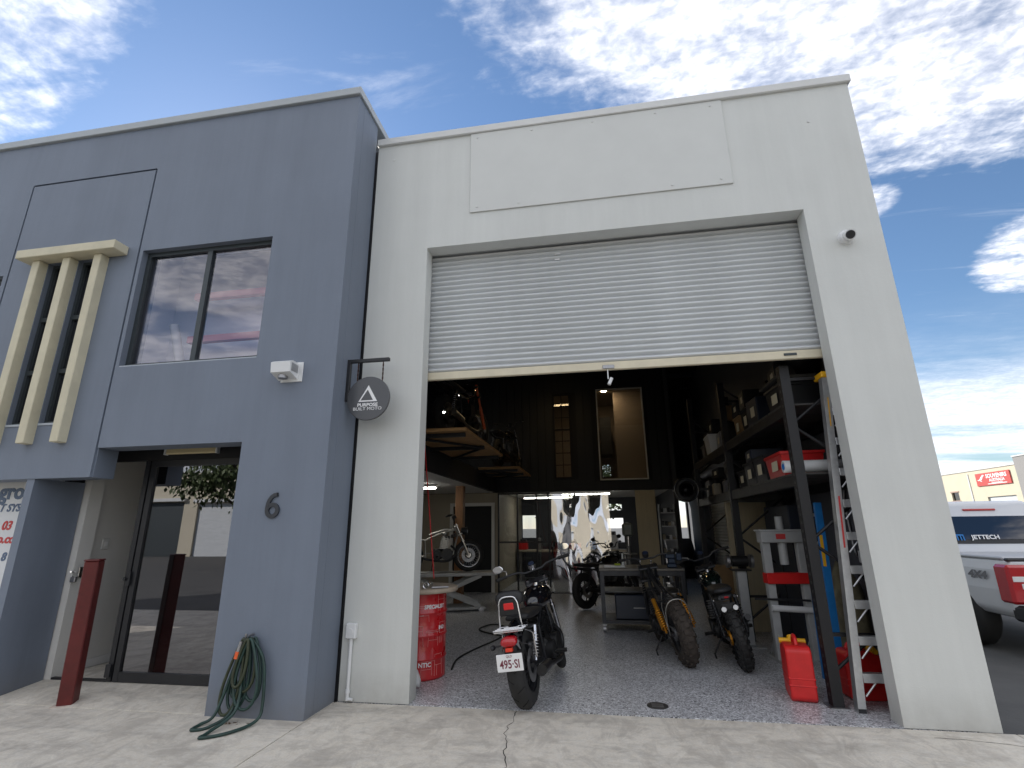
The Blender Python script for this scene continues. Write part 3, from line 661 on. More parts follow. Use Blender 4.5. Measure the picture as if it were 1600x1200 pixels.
MB().tube([(0, 0, .64), (0, -.07, .64), (0, -.10, .62), (0, -.10, .66)], .010, 8).build('hook', m_steel, hk)
nz_ = MB().cyl((-.035, -.10, .60), (-.05, -.11, .52), .016).build('nozzle', m_steel, hk)
MB().cyl((-.05, -.111, .525), (-.058, -.113, .47), .019).build('connector', mat('orange_plastic', (.75, .12, .03), .4), nz_)
m_leaf = mat('dead_leaf', (.10, .06, .03), .9)
lf = thing('leaf_litter', 'small heap of dry leaves under the green hose', 'leaves', (-3.02, -.62, 0)); 
for k in range(14):
    a = random.random()*6.28; x, y = random.gauss(0, .05), random.gauss(0, .03)
    MB().add([(x, y, .003), (x+.02*math.cos(a), y+.02*math.sin(a), .012), (x+.035*math.cos(a+.4), y+.03*math.sin(a+.4), .005)], [(0, 1, 2)]).build('leaf', m_leaf, lf)
dc = thing('floor_drain', 'round dark drain cover set in the grey flake floor', 'drain', (.39, .26, .004))
MB().lathe([(.0001, .004), (.07, .005), (.088, .006), (.092, .0)], (0, 0, 0), 'Z', 28).build('cover', mat('drain_metal', (.07, .07, .07), .5, metal=.6), dc)
for k in range(5): MB().box(-.05, .05, -.044+k*.02, -.036+k*.02, .0052, .0066).build('bar', m_steel, dc)

# ------------------------------------------------------------------ motorcycles (x forward, y left, z up; root on the ground under the rear axle)
m_tank = mat('black_gloss', (.006, .006, .008), .08, coat=1.0)
m_bengine = mat('black_engine', (.02, .02, .021), .38, metal=.3, var=.3, scale=20)
m_fin = mat('engine_fins', (.09, .09, .092), .4, metal=.7, var=.2, scale=20)
m_seat = mat('seat_vinyl', (.012, .012, .013), .55, bump=.15, bscale=150)
m_gold = mat('gold_shock', (.70, .30, .03), .28, metal=.7)
m_tyre = mat('tyre_rubber', (.016, .016, .016), .7, var=.25, scale=25)
m_tyred = mat('dusty_tyre', (.045, .036, .029), .85, var=.4, scale=25)
m_tail = mat('tail_lens', (.42, .006, .012), .12, coat=.6)
m_amber = mat('indicator', (.10, .05, .02), .2)
m_mirror = mat('mirror_glass', (.9, .9, .9), .02, metal=1.0)
m_bare = mat('bare_steel', (.40, .39, .36), .35, metal=.9, var=.2, scale=14)
m_head = mat('headlight', (.85, .87, .9), .08, metal=.6)
m_dgreen = mat('dark_green_gloss', (.006, .012, .010), .10, coat=1.0)
def wheel(root, x, Rw, w, rim_r, spokes, m_rim, m_t, tread=None, side=1, steer=None, disc=True):
    """wheel (rim, hub, spokes) with tyre, tread and brake disc as its pieces; axle at local origin"""
    c = (0, 0, 0); rm = MB()
    rm.lathe([(rim_r-.012, -w*.36), (rim_r+.006, -w*.40), (rim_r+.004, -w*.30), (rim_r-.022, -w*.12), (rim_r-.022, w*.12), (rim_r+.004, w*.30), (rim_r+.006, w*.40), (rim_r-.012, w*.36), (rim_r-.034, w*.12), (rim_r-.034, -w*.12)], c, 'Y', 36, closed=True)
    rm.cyl((0, -w*.42, 0), (0, w*.42, 0), .045, n=14); rm.cyl((0, -.11, 0), (0, .11, 0), .012, n=8)
    for k in range(spokes):
        a = 2*math.pi*k/spokes; s_ = 1 if k % 2 else -1; b = a+.22*(1 if (k//2) % 2 else -1)
        r_ = .0028 if spokes > 12 else .012
        rm.cyl((.042*math.cos(b), s_*w*.30, .042*math.sin(b)), ((rim_r-.02)*math.cos(a), 0, (rim_r-.02)*math.sin(a)), r_, n=5 if spokes > 12 else 6, caps=False)
    wo = rm.build('wheel', m_rim, root); wo.location = (x, 0, Rw)
    h = Rw-rim_r; pr = []
    for k in range(13):
        t = math.pi*(k/12); pr.append((rim_r-.004+h*math.sin(t)**.75 if 0 < k < 12 else rim_r-.006, -w*.5*math.cos(t)*(1.0 if 2 <= k <= 10 else .86)))
    ty = MB().lathe(pr, c, 'Y', 48); 
    to = ty.build('tyre', m_t, wo)
    if tread:
        tb = MB(); nb = tread['n']
        for k in range(nb):
            a0 = 2*math.pi*k/nb
            for off, y, sx, sy in tread['pat']:
                a = a0+off*2*math.pi/nb; rr = rim_r-.004+h*max(.05, (1-(2*y/w)**2))**.38
                M = Matrix.Rotation(-a, 4, 'Y') @ Matrix.Translation((rr, y, 0)) @ Matrix.Rotation(-math.atan2(y, w*.42)*.9, 4, 'Z')
                tb.box(-.010, tread['h'], -sy/2, sy/2, -sx/2, sx/2, 0, M)
        t_ = tb.build('tread', m_t, to); t_['kind'] = 'stuff'
    if disc: MB().lathe([(.07, side*w*.50), (.135, side*w*.50), (.135, side*w*.50+.005), (.07, side*w*.50+.005)], c, 'Y', 28, closed=True, smooth=False).build('brake_disc', m_steel, wo)
    return wo
def spring(p0, p1, r, turns, wire=.006):
    p0, p1 = Vector(p0), Vector(p1); d = (p1-p0); u = d.orthogonal().normalized(); v = d.normalized().cross(u); n = turns*9
    return [p0+d*(k/n)+(u*math.cos(2*math.pi*k*turns/n)+v*math.sin(2*math.pi*k*turns/n))*r for k in range(n+1)]
def engine(root, x, z, vtwin, mb, mf):
    e = MB(); e.box(x-.20, x+.20, -.13, .13, z-.14, z+.06, .05); e.cyl((x+.08, -.17, z-.04), (x+.08, .17, z-.04), .11, n=22).cyl((x-.12, -.16, z-.05), (x-.12, .155, z-.05), .085, n=20)
    eo = e.build('engine', mb, root)
    for a in ((R(24), R(-24)) if vtwin else (R(8),)):
        cy = MB(); M = Matrix.Translation((x+(.06 if vtwin and a < 0 else 0.02 if not vtwin else -.02), 0, z+.04)) @ Matrix.Rotation(-a if vtwin else a, 4, 'Y')
        for k in range(8): 
            hw = .085 if k < 6 else .075; cy.box(-hw, hw, -hw-(.0 if vtwin else .06), hw+(.0 if vtwin else .06), .02+k*.027, .034+k*.027, 0, M)
        cy.box(-.06, .06, -.06, .06, 0, .26, .02, M); cy.build('cylinder', mf, eo)
    return eo
def motorcycle(name, label, loc, yaw, lean, cfg):
    g_ = cfg.get
    rt = thing(name, label, 'motorcycle', loc, (0, 0, 0), 'motorcycles in the workshop')
    rt.rotation_mode = 'QUATERNION'
    rt.rotation_quaternion = (Matrix.Rotation(R(yaw), 3, 'Z') @ Matrix.Rotation(-R(lean), 3, 'X')).to_quaternion()
    WB = g_('wb', 1.5); Rr, Rf = g_('Rr', .33), g_('Rf', .34); mf = g_('mframe', m_black); sc = m_tyre
    tr = g_('tread')
    wheel(rt, 0, Rr, g_('wr', .15), g_('rimr', .21), g_('spokes', 36), g_('mrim', m_black), g_('mtyre', m_tyre), tr, -1)
    # steering assembly geometry
    st = R(g_('steer', 0)); rake = R(g_('rake', 28)); head = Vector((WB-.58 if g_('cruiser') else WB-.48, 0, g_('headz', .86)))
    ax = Vector((math.sin(rake), 0, -math.cos(rake)))          # down the fork
    SM = Matrix.Translation(head) @ Matrix.Rotation(st, 4, -ax) @ Matrix.Translation(-head)
    def P(x, y, z): return SM @ Vector((x, y, z))
    L_ = (head.z-Rf)/math.cos(rake); axle = head+ax*L_
    wf = wheel(rt, 0, Rf, g_('wf', .11), g_('rimf', .235), g_('spokes', 36), g_('mrim', m_black), g_('mtyre', m_tyre), g_('treadf'), 1)
    wf.matrix_local = SM @ Matrix.Translation(axle)
    for s in (-1, 1):
        t0 = head-ax*.10+Vector((.04, s*.095, .02)); t1 = axle+Vector((.0, s*.095, 0))
        a, b, c = SM @ t0, SM @ (t0.lerp(t1, .5)), SM @ t1
        MB().cyl(a, b, .019, n=10).cyl(b, c, .027, .024, n=10).build('fork_leg', g_('mfork', m_chrome), rt)
    tc = MB()
    for d in (-.08, .10):
        p = head+ax*d; M = SM @ Matrix.Translation(p+Vector((.03, 0, 0))) @ Matrix.Rotation(-rake, 4, 'Y'); tc.box(-.05, .05, -.13, .13, -.015, .015, .01, M)
    tc.cyl(SM @ (head-ax*.1), SM @ (head+ax*.12), .03)
    tc.build('triple_clamp', mf, rt)
    # handlebar
    hb = head-ax*.14+Vector((.02, 0, .06)); rise, wide, back = g_('rise', .10), g_('wide', .38), g_('pull', .14)
    pts = [P(hb.x, 0, hb.z), P(hb.x, .10, hb.z), P(hb.x-.01, .16, hb.z+rise*.8), P(hb.x-.03, .24, hb.z+rise), P(hb.x-back, wide, hb.z+rise*.85)]
    ptr = [P(hb.x, 0, hb.z), P(hb.x, -.10, hb.z), P(hb.x-.01, -.16, hb.z+rise*.8), P(hb.x-.03, -.24, hb.z+rise), P(hb.x-back, -wide, hb.z+rise*.85)]
    MB().tube(ptr[::-1]+pts[1:], .012, 8).build('handlebar', g_('mbar', m_black), rt)
    for q in (pts, ptr):
        a, b = q[-2].lerp(q[-1], .25), q[-1]; d = (b-a).normalized()
        gp_ = MB().cyl(a.lerp(b, .12), b, .018, n=10).build('grip', m_rubber, rt)
        lv = a+Vector((.05, 0, .005)); MB().tube([a.lerp(b, .1), lv, lv.lerp(b+Vector((.06, 0, -.01)), .9)], .006, 6).build('lever', m_bare, gp_)
        if g_('mirrors'):
            m0 = a.lerp(b, .1); m1 = m0+Vector((-.02, 0, .10))+d*.09; 
            mo = MB().tube([m0, m0+Vector((.0, 0, .05)), m1], .005, 6).ball(m1, (.014, .062, .040), 14, 8).build('mirror', m_chrome if g_('chrome') else m_black, rt)
            MB().lathe([(.0001, 0), (1, 0)], (0, 0, 0), 'X', 20).build('mirror_glass', m_mirror, mo)
            k_ = mo.children[0]; k_.matrix_local = Matrix.Translation(m1+Vector((-.0148, 0, 0))) @ Matrix.Diagonal((1, .052, .033, 1)); 
    # instruments and headlight
    ga = MB().cyl(P(hb.x+.02, 0, hb.z+.03), P(hb.x-.01, 0, hb.z+.075), .042, n=18).build('gauge', m_chrome if g_('chrome') else m_black, rt)
    MB().cyl(P(hb.x-.011, 0, hb.z+.0765), P(hb.x-.013, 0, hb.z+.0795), .034, n=18).build('gauge_glass', mat('gauge_face', (.03, .04, .07), .15), ga)
    hl_ = MB().cyl(P(head.x+.10, 0, head.z-.02), P(head.x+.22, 0, head.z-.03), .06, .085, n=20).build('headlight', m_black, rt)
    MB().cyl(P(head.x+.221, 0, head.z-.03), P(head.x+.226, 0, head.z-.03), .078, n=20).build('headlight_lens', m_head, hl_)
    # frame
    f = MB(); sx = g_('seat_x', .25); ez = Rr+.07
    for s in (-1, 1):
        f.tube([head+ax*.08+Vector((0, s*.02, 0)), (WB*.62, s*.10, Rf-.02+.05), (WB*.42, s*.11, .22), (WB*.24, s*.11, .24), (WB*.22, s*.10, g_('rail', .62))], .016, 8)
        f.tube([head+Vector((0, s*.02, .0)), (WB*.45, s*.07, g_('spine', .74)), (WB*.22, s*.10, g_('rail', .62)), (-.05, s*.11, g_('rail', .62)+.05), (g_('tailx', -.22), s*.08, g_('rail', .62)+.07)], .015, 8)
        f.tube([(WB*.22, s*.10, .30), (.02, s*.095, Rr), (-.04, s*.095, Rr)], .020, 8)           # swingarm
    f.build('frame', mf, rt)
    for s in (-1, 1):
        a, b = Vector((g_('sh_x', .10), s*g_('sh_y', .125), g_('rail', .62)+.03)), Vector((-.01, s*g_('sh_y', .125), Rr+.03)); m_ = g_('mshock', m_chrome)
        so_ = MB().cyl(a, a.lerp(b, g_('shb', .45)), g_('sh_r', .02), n=10).cyl(a.lerp(b, .4), b, .012, n=8).build('shock', m_, rt)
        MB().tube(spring(a.lerp(b, g_('sp0', .2)), a.lerp(b, .90), g_('spr', .028), 8), g_('spw', .0055), 5).build('spring', g_('mspring', m_chrome), so_)
    engine(rt, WB*.47, .38, g_('vtwin', False), m_bengine, g_('mfin', m_fin))
    # tank, seat
    tz = g_('tankz', .80); tx = WB*.53; tl = g_('tankl', .30); tw = g_('tankw', .135); th = g_('tankh', .11)
    tk = MB().loft([((tx-tl, 0, tz-.03), .03, .03), ((tx-tl*.8, 0, tz-.02), tw*.55, th*.62), ((tx-tl*.3, 0, tz), tw*.92, th*.95), ((tx+tl*.2, 0, tz+.012), tw, th), ((tx+tl*.65, 0, tz+.02), tw*.85, th*.85), ((tx+tl*.92, 0, tz+.03), tw*.5, th*.5), ((tx+tl, 0, tz+.03), .02, .03)], 18, 2.3)
    if not g_('notank'):
        tko = tk.build('tank', g_('mtank', m_tank), rt); MB().cyl((tx+.05, 0, tz+th), (tx+.05, 0, tz+th+.025), .03, n=16).build('fuel_cap', m_chrome, tko)
    else:
        MB().tube([head+Vector((0, 0, 0)), (WB*.5, 0, .80), (WB*.28, 0, .70)], .026, 10).build('backbone', mf, rt)
        for k in range(4): MB().box(WB*.50+k*.06, WB*.50+.04+k*.06, -.10, .10, .60+k*.02, .66+k*.025, .008).build('electronics', m_bengine, rt)
        lo_ = MB().ball((WB*.50, -.09, .72), (.06, .045, .05)).build('regulator', m_bare, rt)
    if g_('seat', True):
        sz = g_('seatz', .70); s0 = g_('seat0', -.14); s1 = tx-tl*.72
        secs = []
        for k in range(7):
            t = k/6; x = s0+(s1-s0)*t; secs.append(((x, 0, sz+g_('seatup', .05)*(1-t)**2+.02*t), .05+.075*math.sin(math.pi*(.18+.62*(1-t))), .015+.028*math.sin(math.pi*(.12+.8*t))))
        MB().loft(secs, 14, 2.8).build('seat', m_seat, rt)
    if g_('fender'):
        vs = []; fs = []; n_ = 12
        for k in range(n_+1):
            a = R(g_('f0', 12)+(g_('f1', 120)-g_('f0', 12))*k/n_); rr = Rr+.035
            for j in range(7): y = (j-3)/3*g_('fw', .095); vs.append((-rr*math.cos(a)*(1-.02*abs(j-3)), y, Rr+.03+(rr)*math.sin(a)-.014*(j-3)**2*.6))
        for k in range(n_):
            for j in range(6): fs.append((k*7+j, k*7+j+1, k*7+8+j, k*7+7+j))
        MB().add(vs, fs, True).build('rear_fender', g_('mtank', m_tank), rt)
    # exhaust, pegs, stand, chain
    if g_('exhaust', True):
        ex = MB().tube(spline([(WB*.58, -.12, .50), (WB*.66, -.16, .38), (WB*.55, -.17, .22), (WB*.3, -.17, .24), (.22, -.17, g_('exz', .30))], 5), .022, 10).build('exhaust_pipe', g_('mex', m_bengine), rt)
        MB().cyl((.25, -.17, g_('exz', .30)), (g_('exx', -.08), -.18, g_('exz', .30)+g_('exup', .06)), g_('exr', .042), g_('exr', .042)*1.1, n=16).build('muffler', g_('mex', m_bengine), ex)
    for s in (-1, 1): MB().cyl((WB*.40, s*.12, .30), (WB*.40, s*.28, .30), .013, n=8).box(WB*.40-.03, WB*.40+.03, s*.23-.05, s*.23+.05, .308, .322, .004).build('foot_peg', m_rubber, rt)
    MB().tube([(WB*.36, .12, .24), (WB*.34, .24, .10), (WB*.33, .20+math.tan(R(lean))*.2, .02-math.sin(R(lean))*.0)], .011, 7).box(WB*.33-.05, WB*.33+.03, .20+math.tan(R(lean))*.2-.02, .26+math.tan(R(lean))*.2, .008, .022, .004).build('kickstand', m_black, rt)
    ch = MB().box(.0, WB*.36, .065, .078, Rr-.058, Rr-.045).box(.0, WB*.36, .065, .078, Rr+.05, Rr+.06).lathe([(.03, .06), (.075, .06), (.075, .08), (.03, .08)], (0, 0, Rr), 'Y', 20, closed=True, smooth=False).build('chain', m_gold if g_('goldchain') else m_steel, rt)
    return rt, P

# 1: black cruiser nearest the door
TR1 = None
b1, P1 = motorcycle('motorcycle', 'black cruiser motorcycle with white number plate nearest the doorway', (-.705, .05, .004), 84, 8, dict(
    wb=1.57, Rr=.335, Rf=.345, wr=.165, wf=.11, rimr=.215, rimf=.25, spokes=10, cruiser=True, steer=22, rake=29, headz=.88, rise=.035, wide=.42, pull=.10, mirrors=True, chrome=True,
    vtwin=True, tankz=.80, tankl=.30, tankw=.155, tankh=.115, rail=.60, seatz=.70, seat0=-.06, seatup=.03, fender=True, f0=35, f1=115, fw=.085, sh_x=.10, mfin=m_bengine, exz=.28, exup=.02, mbar=m_black, sh_r=.024))
tw_ = MB()
for k in range(26):                                   # curved sipes of the road tyre
    a0 = 2*math.pi*k/26; s = 1 if k % 2 else -1; pts = []
    for q in range(6):
        y = s*(.006+.012*q); a = a0+.10*q/5+.03; rr = .211+.120*(max(.05, 1-(2*y/.165)**2))**.375+.0012; pts.append((-rr*math.cos(a), y, rr*math.sin(a)))
    tw_.tube(pts, .0030, 4)
tyre1 = [c for c in b1.children if c.name.startswith('wheel')][0]
sp1 = tw_.build('tyre_sipes', mat('sipe', (.004, .004, .004), .95), [c for c in tyre1.children if c.name.startswith('tyre')][0]); sp1['kind'] = 'stuff'
# tail: light, plate, rack with reflector, indicators
tl_ = MB().loft([((-.375, 0, .585), .045, .022), ((-.36, 0, .585), .068, .036), ((-.31, 0, .59), .07, .04), ((-.27, 0, .60), .06, .035)], 14, 2.6).build('tail_light', m_tail, b1)
MB().box(-.372, -.30, -.03, .03, .515, .545, .004).build('reflector', mat('orange_reflector', (.70, .05, .02), .25), b1)
MB().box(-.34, -.30, -.05, .05, .40, .56).build('plate_bracket', m_black, b1)
pl = MB().box(-.385, -.380, -.112, .112, .375, .505, .004).build('number_plate', mat('plate_white', (.78, .78, .77), .4), b1)
PF = Matrix(((0,0,-1,0),(-1,0,0,0),(0,1,0,0),(0,0,0,1)))   # faces backwards (-x)
m_plt = mat('plate_maroon', (.16, .02, .04), .5)
text('lettering', '495·SI', .088, m_plt, pl, Matrix.Translation((-.3862, 0, .427)) @ PF, extrude=.0006, sx=.80, bold=.0015)
text('lettering', 'QLD', .026, m_plt, pl, Matrix.Translation((-.3862, 0, .487)) @ PF, extrude=.0006)
for s in (-1, 1): MB().cyl((-.26, s*.06, .56), (-.27, s*.15, .545), .008, n=6).ball((-.28, s*.165, .543), (.032, .022, .022), 12, 8).build('indicator', m_black, b1)
rk = MB()
for s in (-1, 1): rk.tube(spline([(.06, s*.13, .55), (-.10, s*.13, .62), (-.20, s*.105, .66), (-.22, s*.095, .74), (-.22, s*.085, .87)], 4), .0075, 7); rk.tube([(-.05, s*.14, .60), (-.02, s*.14, .40)], .009, 6)
rk.tube(spline([(-.22, .085, .87), (-.22, .06, .915), (-.22, 0, .925), (-.22, -.06, .915), (-.22, -.085, .87)], 4), .0075, 7)
rk.box(-.33, -.14, -.13, .13, .655, .668, .004)
for k in range(4): rk.tube([(-.33+k*.06, -.13, .675), (-.33+k*.06, .13, .675)], .006, 6)
rko = rk.build('luggage_rack', m_chrome, b1)
MB().box(-.226, -.206, -.085, .085, .77, .905, .01).build('backrest_plate', m_bengine, b1)
MB().box(-.238, -.227, -.05, .04, .82, .875, .006).build('rack_reflector', mat('red_reflector', (.62, .02, .02), .3), b1)
MB().loft([((-.20, 0, .90), .10, .05), ((-.18, 0, .905), .125, .065), ((-.13, 0, .905), .125, .065), ((-.10, 0, .90), .10, .05)], 14, 3).build('backrest_pad', m_seat, b1)

# 2: stripped scrambler with gold shocks
TRB = dict(n=16, h=.011, pat=[(0, -.012, .050, .050), (.5, .016, .050, .050), (.2, .058, .045, .034), (.7, -.058, .045, .034), (.45, .082, .040, .020), (.95, -.082, .040, .020)])
b2, _ = motorcycle('motorcycle', 'stripped motorcycle with gold shock absorbers and chunky brown-dusted rear tyre', (.885, 1.66, .004), 97, 11, dict(
    wb=1.45, Rr=.345, Rf=.345, wr=.185, wf=.12, rimr=.20, rimf=.24, mtyre=m_tyred, tread=TRB, steer=-6, headz=.92, rise=.03, wide=.37, pull=.08, notank=True, seat=False, rail=.66, tailx=.06, sh_x=.30, mshock=m_gold, mspring=m_gold, sp0=.38, shb=.38, spr=.034, spw=.008, sh_r=.027, sh_y=.16, mfork=m_black, mbar=m_black, exhaust=False, mfin=m_bengine))
gr_ = MB()
for s in (-1, 1): gr_.tube([(-.02, s*.13, .345), (.10, s*.12, .62), (.0, s*.10, .80)], .006, 6)
gr_.tube(spline([(-.02, .13, .345), (-.10, .13, .60), (-.12, .06, .705), (-.12, -.06, .705), (-.10, -.13, .60), (-.02, -.13, .345)], 4), .007, 6)
gr_.build('mudguard_stay', m_bare, b2)
for k in range(5): MB().cyl((.98, .10-.0*k, .70+.03*k), (.90, .17, .70+.03*k), .005, n=6).build('clutch_cable', m_bare, b2)
MB().box(.30, .44, -.09, .09, .45, .62, .02).build('battery_tray', m_bengine, b2)
MB().tube(spline([(1.0, .06, .98), (.95, .12, 1.10), (.9, .22, 1.12)], 5), .008, 6).build('cable', m_rubber, b2)

# 3: dark scrambler with knobbly tyre
TRC = dict(n=24, h=.013, pat=[(0, 0, .038, .046), (.5, .044, .040, .030), (.5, -.044, .040, .030), (.1, .064, .034, .018), (.1, -.064, .034, .018)])
b3, _ = motorcycle('motorcycle', 'dark green scrambler motorcycle with knobbly tyre beside the racking', (1.465, 1.55, .004), 87, 12, dict(
    wb=1.42, Rr=.335, Rf=.35, wr=.14, wf=.10, rimr=.225, rimf=.25, tread=TRC, steer=10, headz=.93, rise=.05, wide=.36, pull=.08, mtank=m_dgreen, tankz=.86, tankl=.27, tankw=.13, tankh=.10, rail=.70, seatz=.79, seat0=-.10, seatup=.035, sh_x=.12, mshock=m_black, mspring=m_black, mex=m_bengine, exr=.030, exz=.42, exup=.08, exx=.02, mbar=m_black, mfork=m_black, goldchain=True))
MB().loft([((-.16, 0, .76), .05, .016), ((-.13, 0, .77), .08, .022), ((.0, 0, .77), .09, .024)], 12, 3).build('tail_cowl', m_black, b3)
MB().box(-.172, -.150, -.022, .022, .755, .773, .003).build('tail_light', m_tail, b3)
MB().prism([(-.075, .70), (.075, .70), (.05, .60), (-.05, .60)], -.14, -.12, 'X').build('number_plate_holder', m_black, b3)
for s in (-1, 1): MB().cyl((-.12, s*.06, .655), (-.165, s*.062, .65), .030, n=14).build('rear_spot', m_black, b3); MB().cyl((-.1652, s*.062, .65), (-.168, s*.062, .65), .026, n=14).build('spot_lens', m_head, b3); MB().ball((-.06, s*.13, .74), (.02, .012, .014)).build('indicator', m_chrome, b3)
# 4: dark bike behind the bench
b4, _ = motorcycle('motorcycle', 'dark unlit motorcycle standing behind the steel workbench', (-.36, 5.62, .004), 48, 6, dict(
    wb=1.45, Rr=.33, Rf=.34, wr=.15, spokes=8, rise=.10, wide=.38, tankz=.84, rail=.68, seatz=.76, mirrors=True, mfork=m_black, mshock=m_black, mspring=m_black, headz=.92))

# ------------------------------------------------------------------ inside the workshop
# display platforms cantilevered off the mezzanine
for i, (y0, y1, lab) in enumerate(((1.5, 4.1, 'front plywood display platform on black steel arms high on the left'), (6.0, 7.9, 'rear plywood display platform high on the left near the black wall'))):
    pf = thing('display_platform', lab, 'platform', (-2.6, y0, 2.745), group='plywood display platforms')
    for k in range(3): d = (y1-y0)/3; MB().box(.0, .91, k*d+.001, (k+1)*d-.001, 0, .045, .003).build('deck_board', m_wood, pf)
    for k in (.06, .5, .94):
        yy = (y1-y0)*k; MB().box(0, .86, yy-.025, yy+.025, -.055, -.002).build('arm', m_black, pf)
    MB().cyl((.04, (y1-y0)*.06, -.03), (.84, (y1-y0)*.5, -.03), .02, n=6).cyl((.04, (y1-y0)*.94, -.031), (.84, (y1-y0)*.5, -.031), .02, n=6).build('brace', m_black, pf)
m_orange = mat('orange_plastic', (.75, .12, .03), .4)
b5, _ = motorcycle('motorcycle', 'motorcycle with orange fork guards on the front display platform', (-2.2, 2.25, 2.791), 80, 2, dict(wb=1.45, Rr=.33, Rf=.35, spokes=24, tankz=.90, rail=.72, seatz=.82, headz=.95, rise=.12, mfork=m_orange, mshock=m_black, mex=m_bare, mfin=m_fin, mrim=m_bare))
b6, _ = motorcycle('motorcycle', 'dark motorcycle on the rear display platform', (-2.2, 6.25, 2.791), 80, 2, dict(wb=1.45, spokes=12, tankz=.86, rail=.70, seatz=.78, headz=.92, mshock=m_black))
tp = thing('timber_post', 'square brown timber post holding up the mezzanine', 'post', (-2.92, 5.75, .004)); MB().box(-.085, .085, -.085, .085, 0, 2.37, .006).build('shaft', m_post, tp); MB().box(-.11, .11, -.11, .11, 0, .02, .003).build('foot_plate', m_steel, tp)

# red drum table
dt = thing('drum_table', 'red printed oil drum with round timber table top by the doorway', 'table', (-2.02, .92, .004)); m_drum = mat('drum_red', (.52, .016, .02), .28, var=.1, scale=6, coat=.4)
pr = [(.0001, 0), (.27, 0), (.285, .012), (.282, .03)]
for k in range(3): z = .20+k*.22; pr += [(.282, z-.05), (.282, z-.02), (.292, z-.004), (.292, z+.004), (.282, z+.02)]
pr += [(.282, .80), (.288, .82), (.288, .835), (.0001, .835)]
MB().lathe(pr, (0, 0, 0), 'Z', 44).build('drum', m_drum, dt)
MB().lathe([(.0001, 0), (.40, 0), (.405, .008), (.405, .036), (.395, .045), (.0001, .045)], (0, 0, .84), 'Z', 48).build('table_top', mat('worn_timber_top', (.40, .33, .25), .6, var=.35, scale=5), dt)
def bend(z0, a0):
    def f(c): a = a0+c.x/.284; rr = .2845+c.z; return Vector((rr*math.sin(a), -rr*math.cos(a), z0+c.y))
    return f
text('lettering', 'SPECIALIST', .052, m_wpt, dt, None, extrude=.0006, bend=bend(.70, .92), bold=.002)
text('lettering', 'L', .19, m_wpt, dt, None, extrude=.0006, bend=bend(.68, .27), bold=.006)
text('lettering', 'NTIC', .058, m_wpt, dt, None, extrude=.0006, bend=bend(.15, .55), bold=.002)
text('lettering', 'IND', .05, m_wpt, dt, None, extrude=.0006, bend=bend(.49, 1.25), bold=.002)
m_line = mat('drum_line_art', (.80, .45, .42), .5)
def art(lines, z0, a0):
    m_ = MB()
    for ln in lines:
        pts = []
        for (xa, za), (xb, zb) in zip(ln[:-1], ln[1:]):
            for q in range(4): pts.append((xa+(xb-xa)*q/4, za+(zb-za)*q/4))
        pts.append(ln[-1]); b_ = bend(z0, a0); m_.tube([b_(Vector((x, z, .0003))) for x, z in pts], .0016, 4)
    m_.build('line_drawing', m_line, dt)
chair = [[(-.06, -.10), (-.06, .10), (.04, .10), (.04, .0), (-.06, .0)], [(.04, 0), (.05, -.10)], [(-.06, .05), (.04, .05)], [(-.03, 0), (-.03, -.1)]]
table = [[(-.08, .05), (.08, .05), (.08, .035), (-.08, .035), (-.08, .05)], [(-.05, .035), (-.06, -.1)], [(.05, .035), (.06, -.1)], [(-.05, -.04), (.05, -.04)]]
for z0, a0, s_ in ((.42, .30, chair), (.42, .85, table), (.44, 1.35, chair), (.15, .62, table), (.14, 1.15, chair), (.72, 1.25, chair), (.66, .45, table)): art(s_, z0, a0)
ep = thing('exhaust_offcut', 'chrome exhaust offcut lying on the drum table', 'pipe', (-1.88, .72, .889)); 
MB().lathe([(.028, -.07), (.034, -.07), (.034, .07), (.028, .07)], (0, 0, .034), 'Y', 20, closed=True).build('tube', m_chrome, ep); MB().cyl((.06, -.05, .012), (.22, .03, .012), .012).build('offcut', m_steel, ep)
bg_ = thing('plastic_bag', 'small white plastic bag on the floor against the drum', 'bag', (-1.90, .46, .004)); MB().loft([((-.07, 0, .05), .02, .04), ((-.04, 0, .07), .06, .065), ((.02, .01, .085), .07, .08), ((.06, 0, .05), .03, .04)], 10, 1.8).build('sack', m_wpl, bg_)
pc = thing('power_cord', 'black power cord trailing across the floor behind the drum', 'cord', (0, 0, 0))
MB().tube(spline([(-1.72, 1.15, .012), (-1.78, 1.6, .012), (-1.70, 2.1, .012), (-1.50, 2.9, .012), (-1.55, 3.6, .012), (-1.80, 3.75, .03), (-1.95, 3.45, .012), (-1.7, 3.05, .03), (-1.2, 2.85, .012), (-.7, 2.9, .012)], 7), .011, 6).build('cable', m_rubber, pc)
rr_ = thing('red_strap', 'thin red strap hanging down from the mezzanine over the drum', 'strap', (-2.35, 1.8, 0)); MB().cyl((-.02, .0, 2.75), (.30, -.35, .92), .008, n=6).build('strap', m_red, rr_)

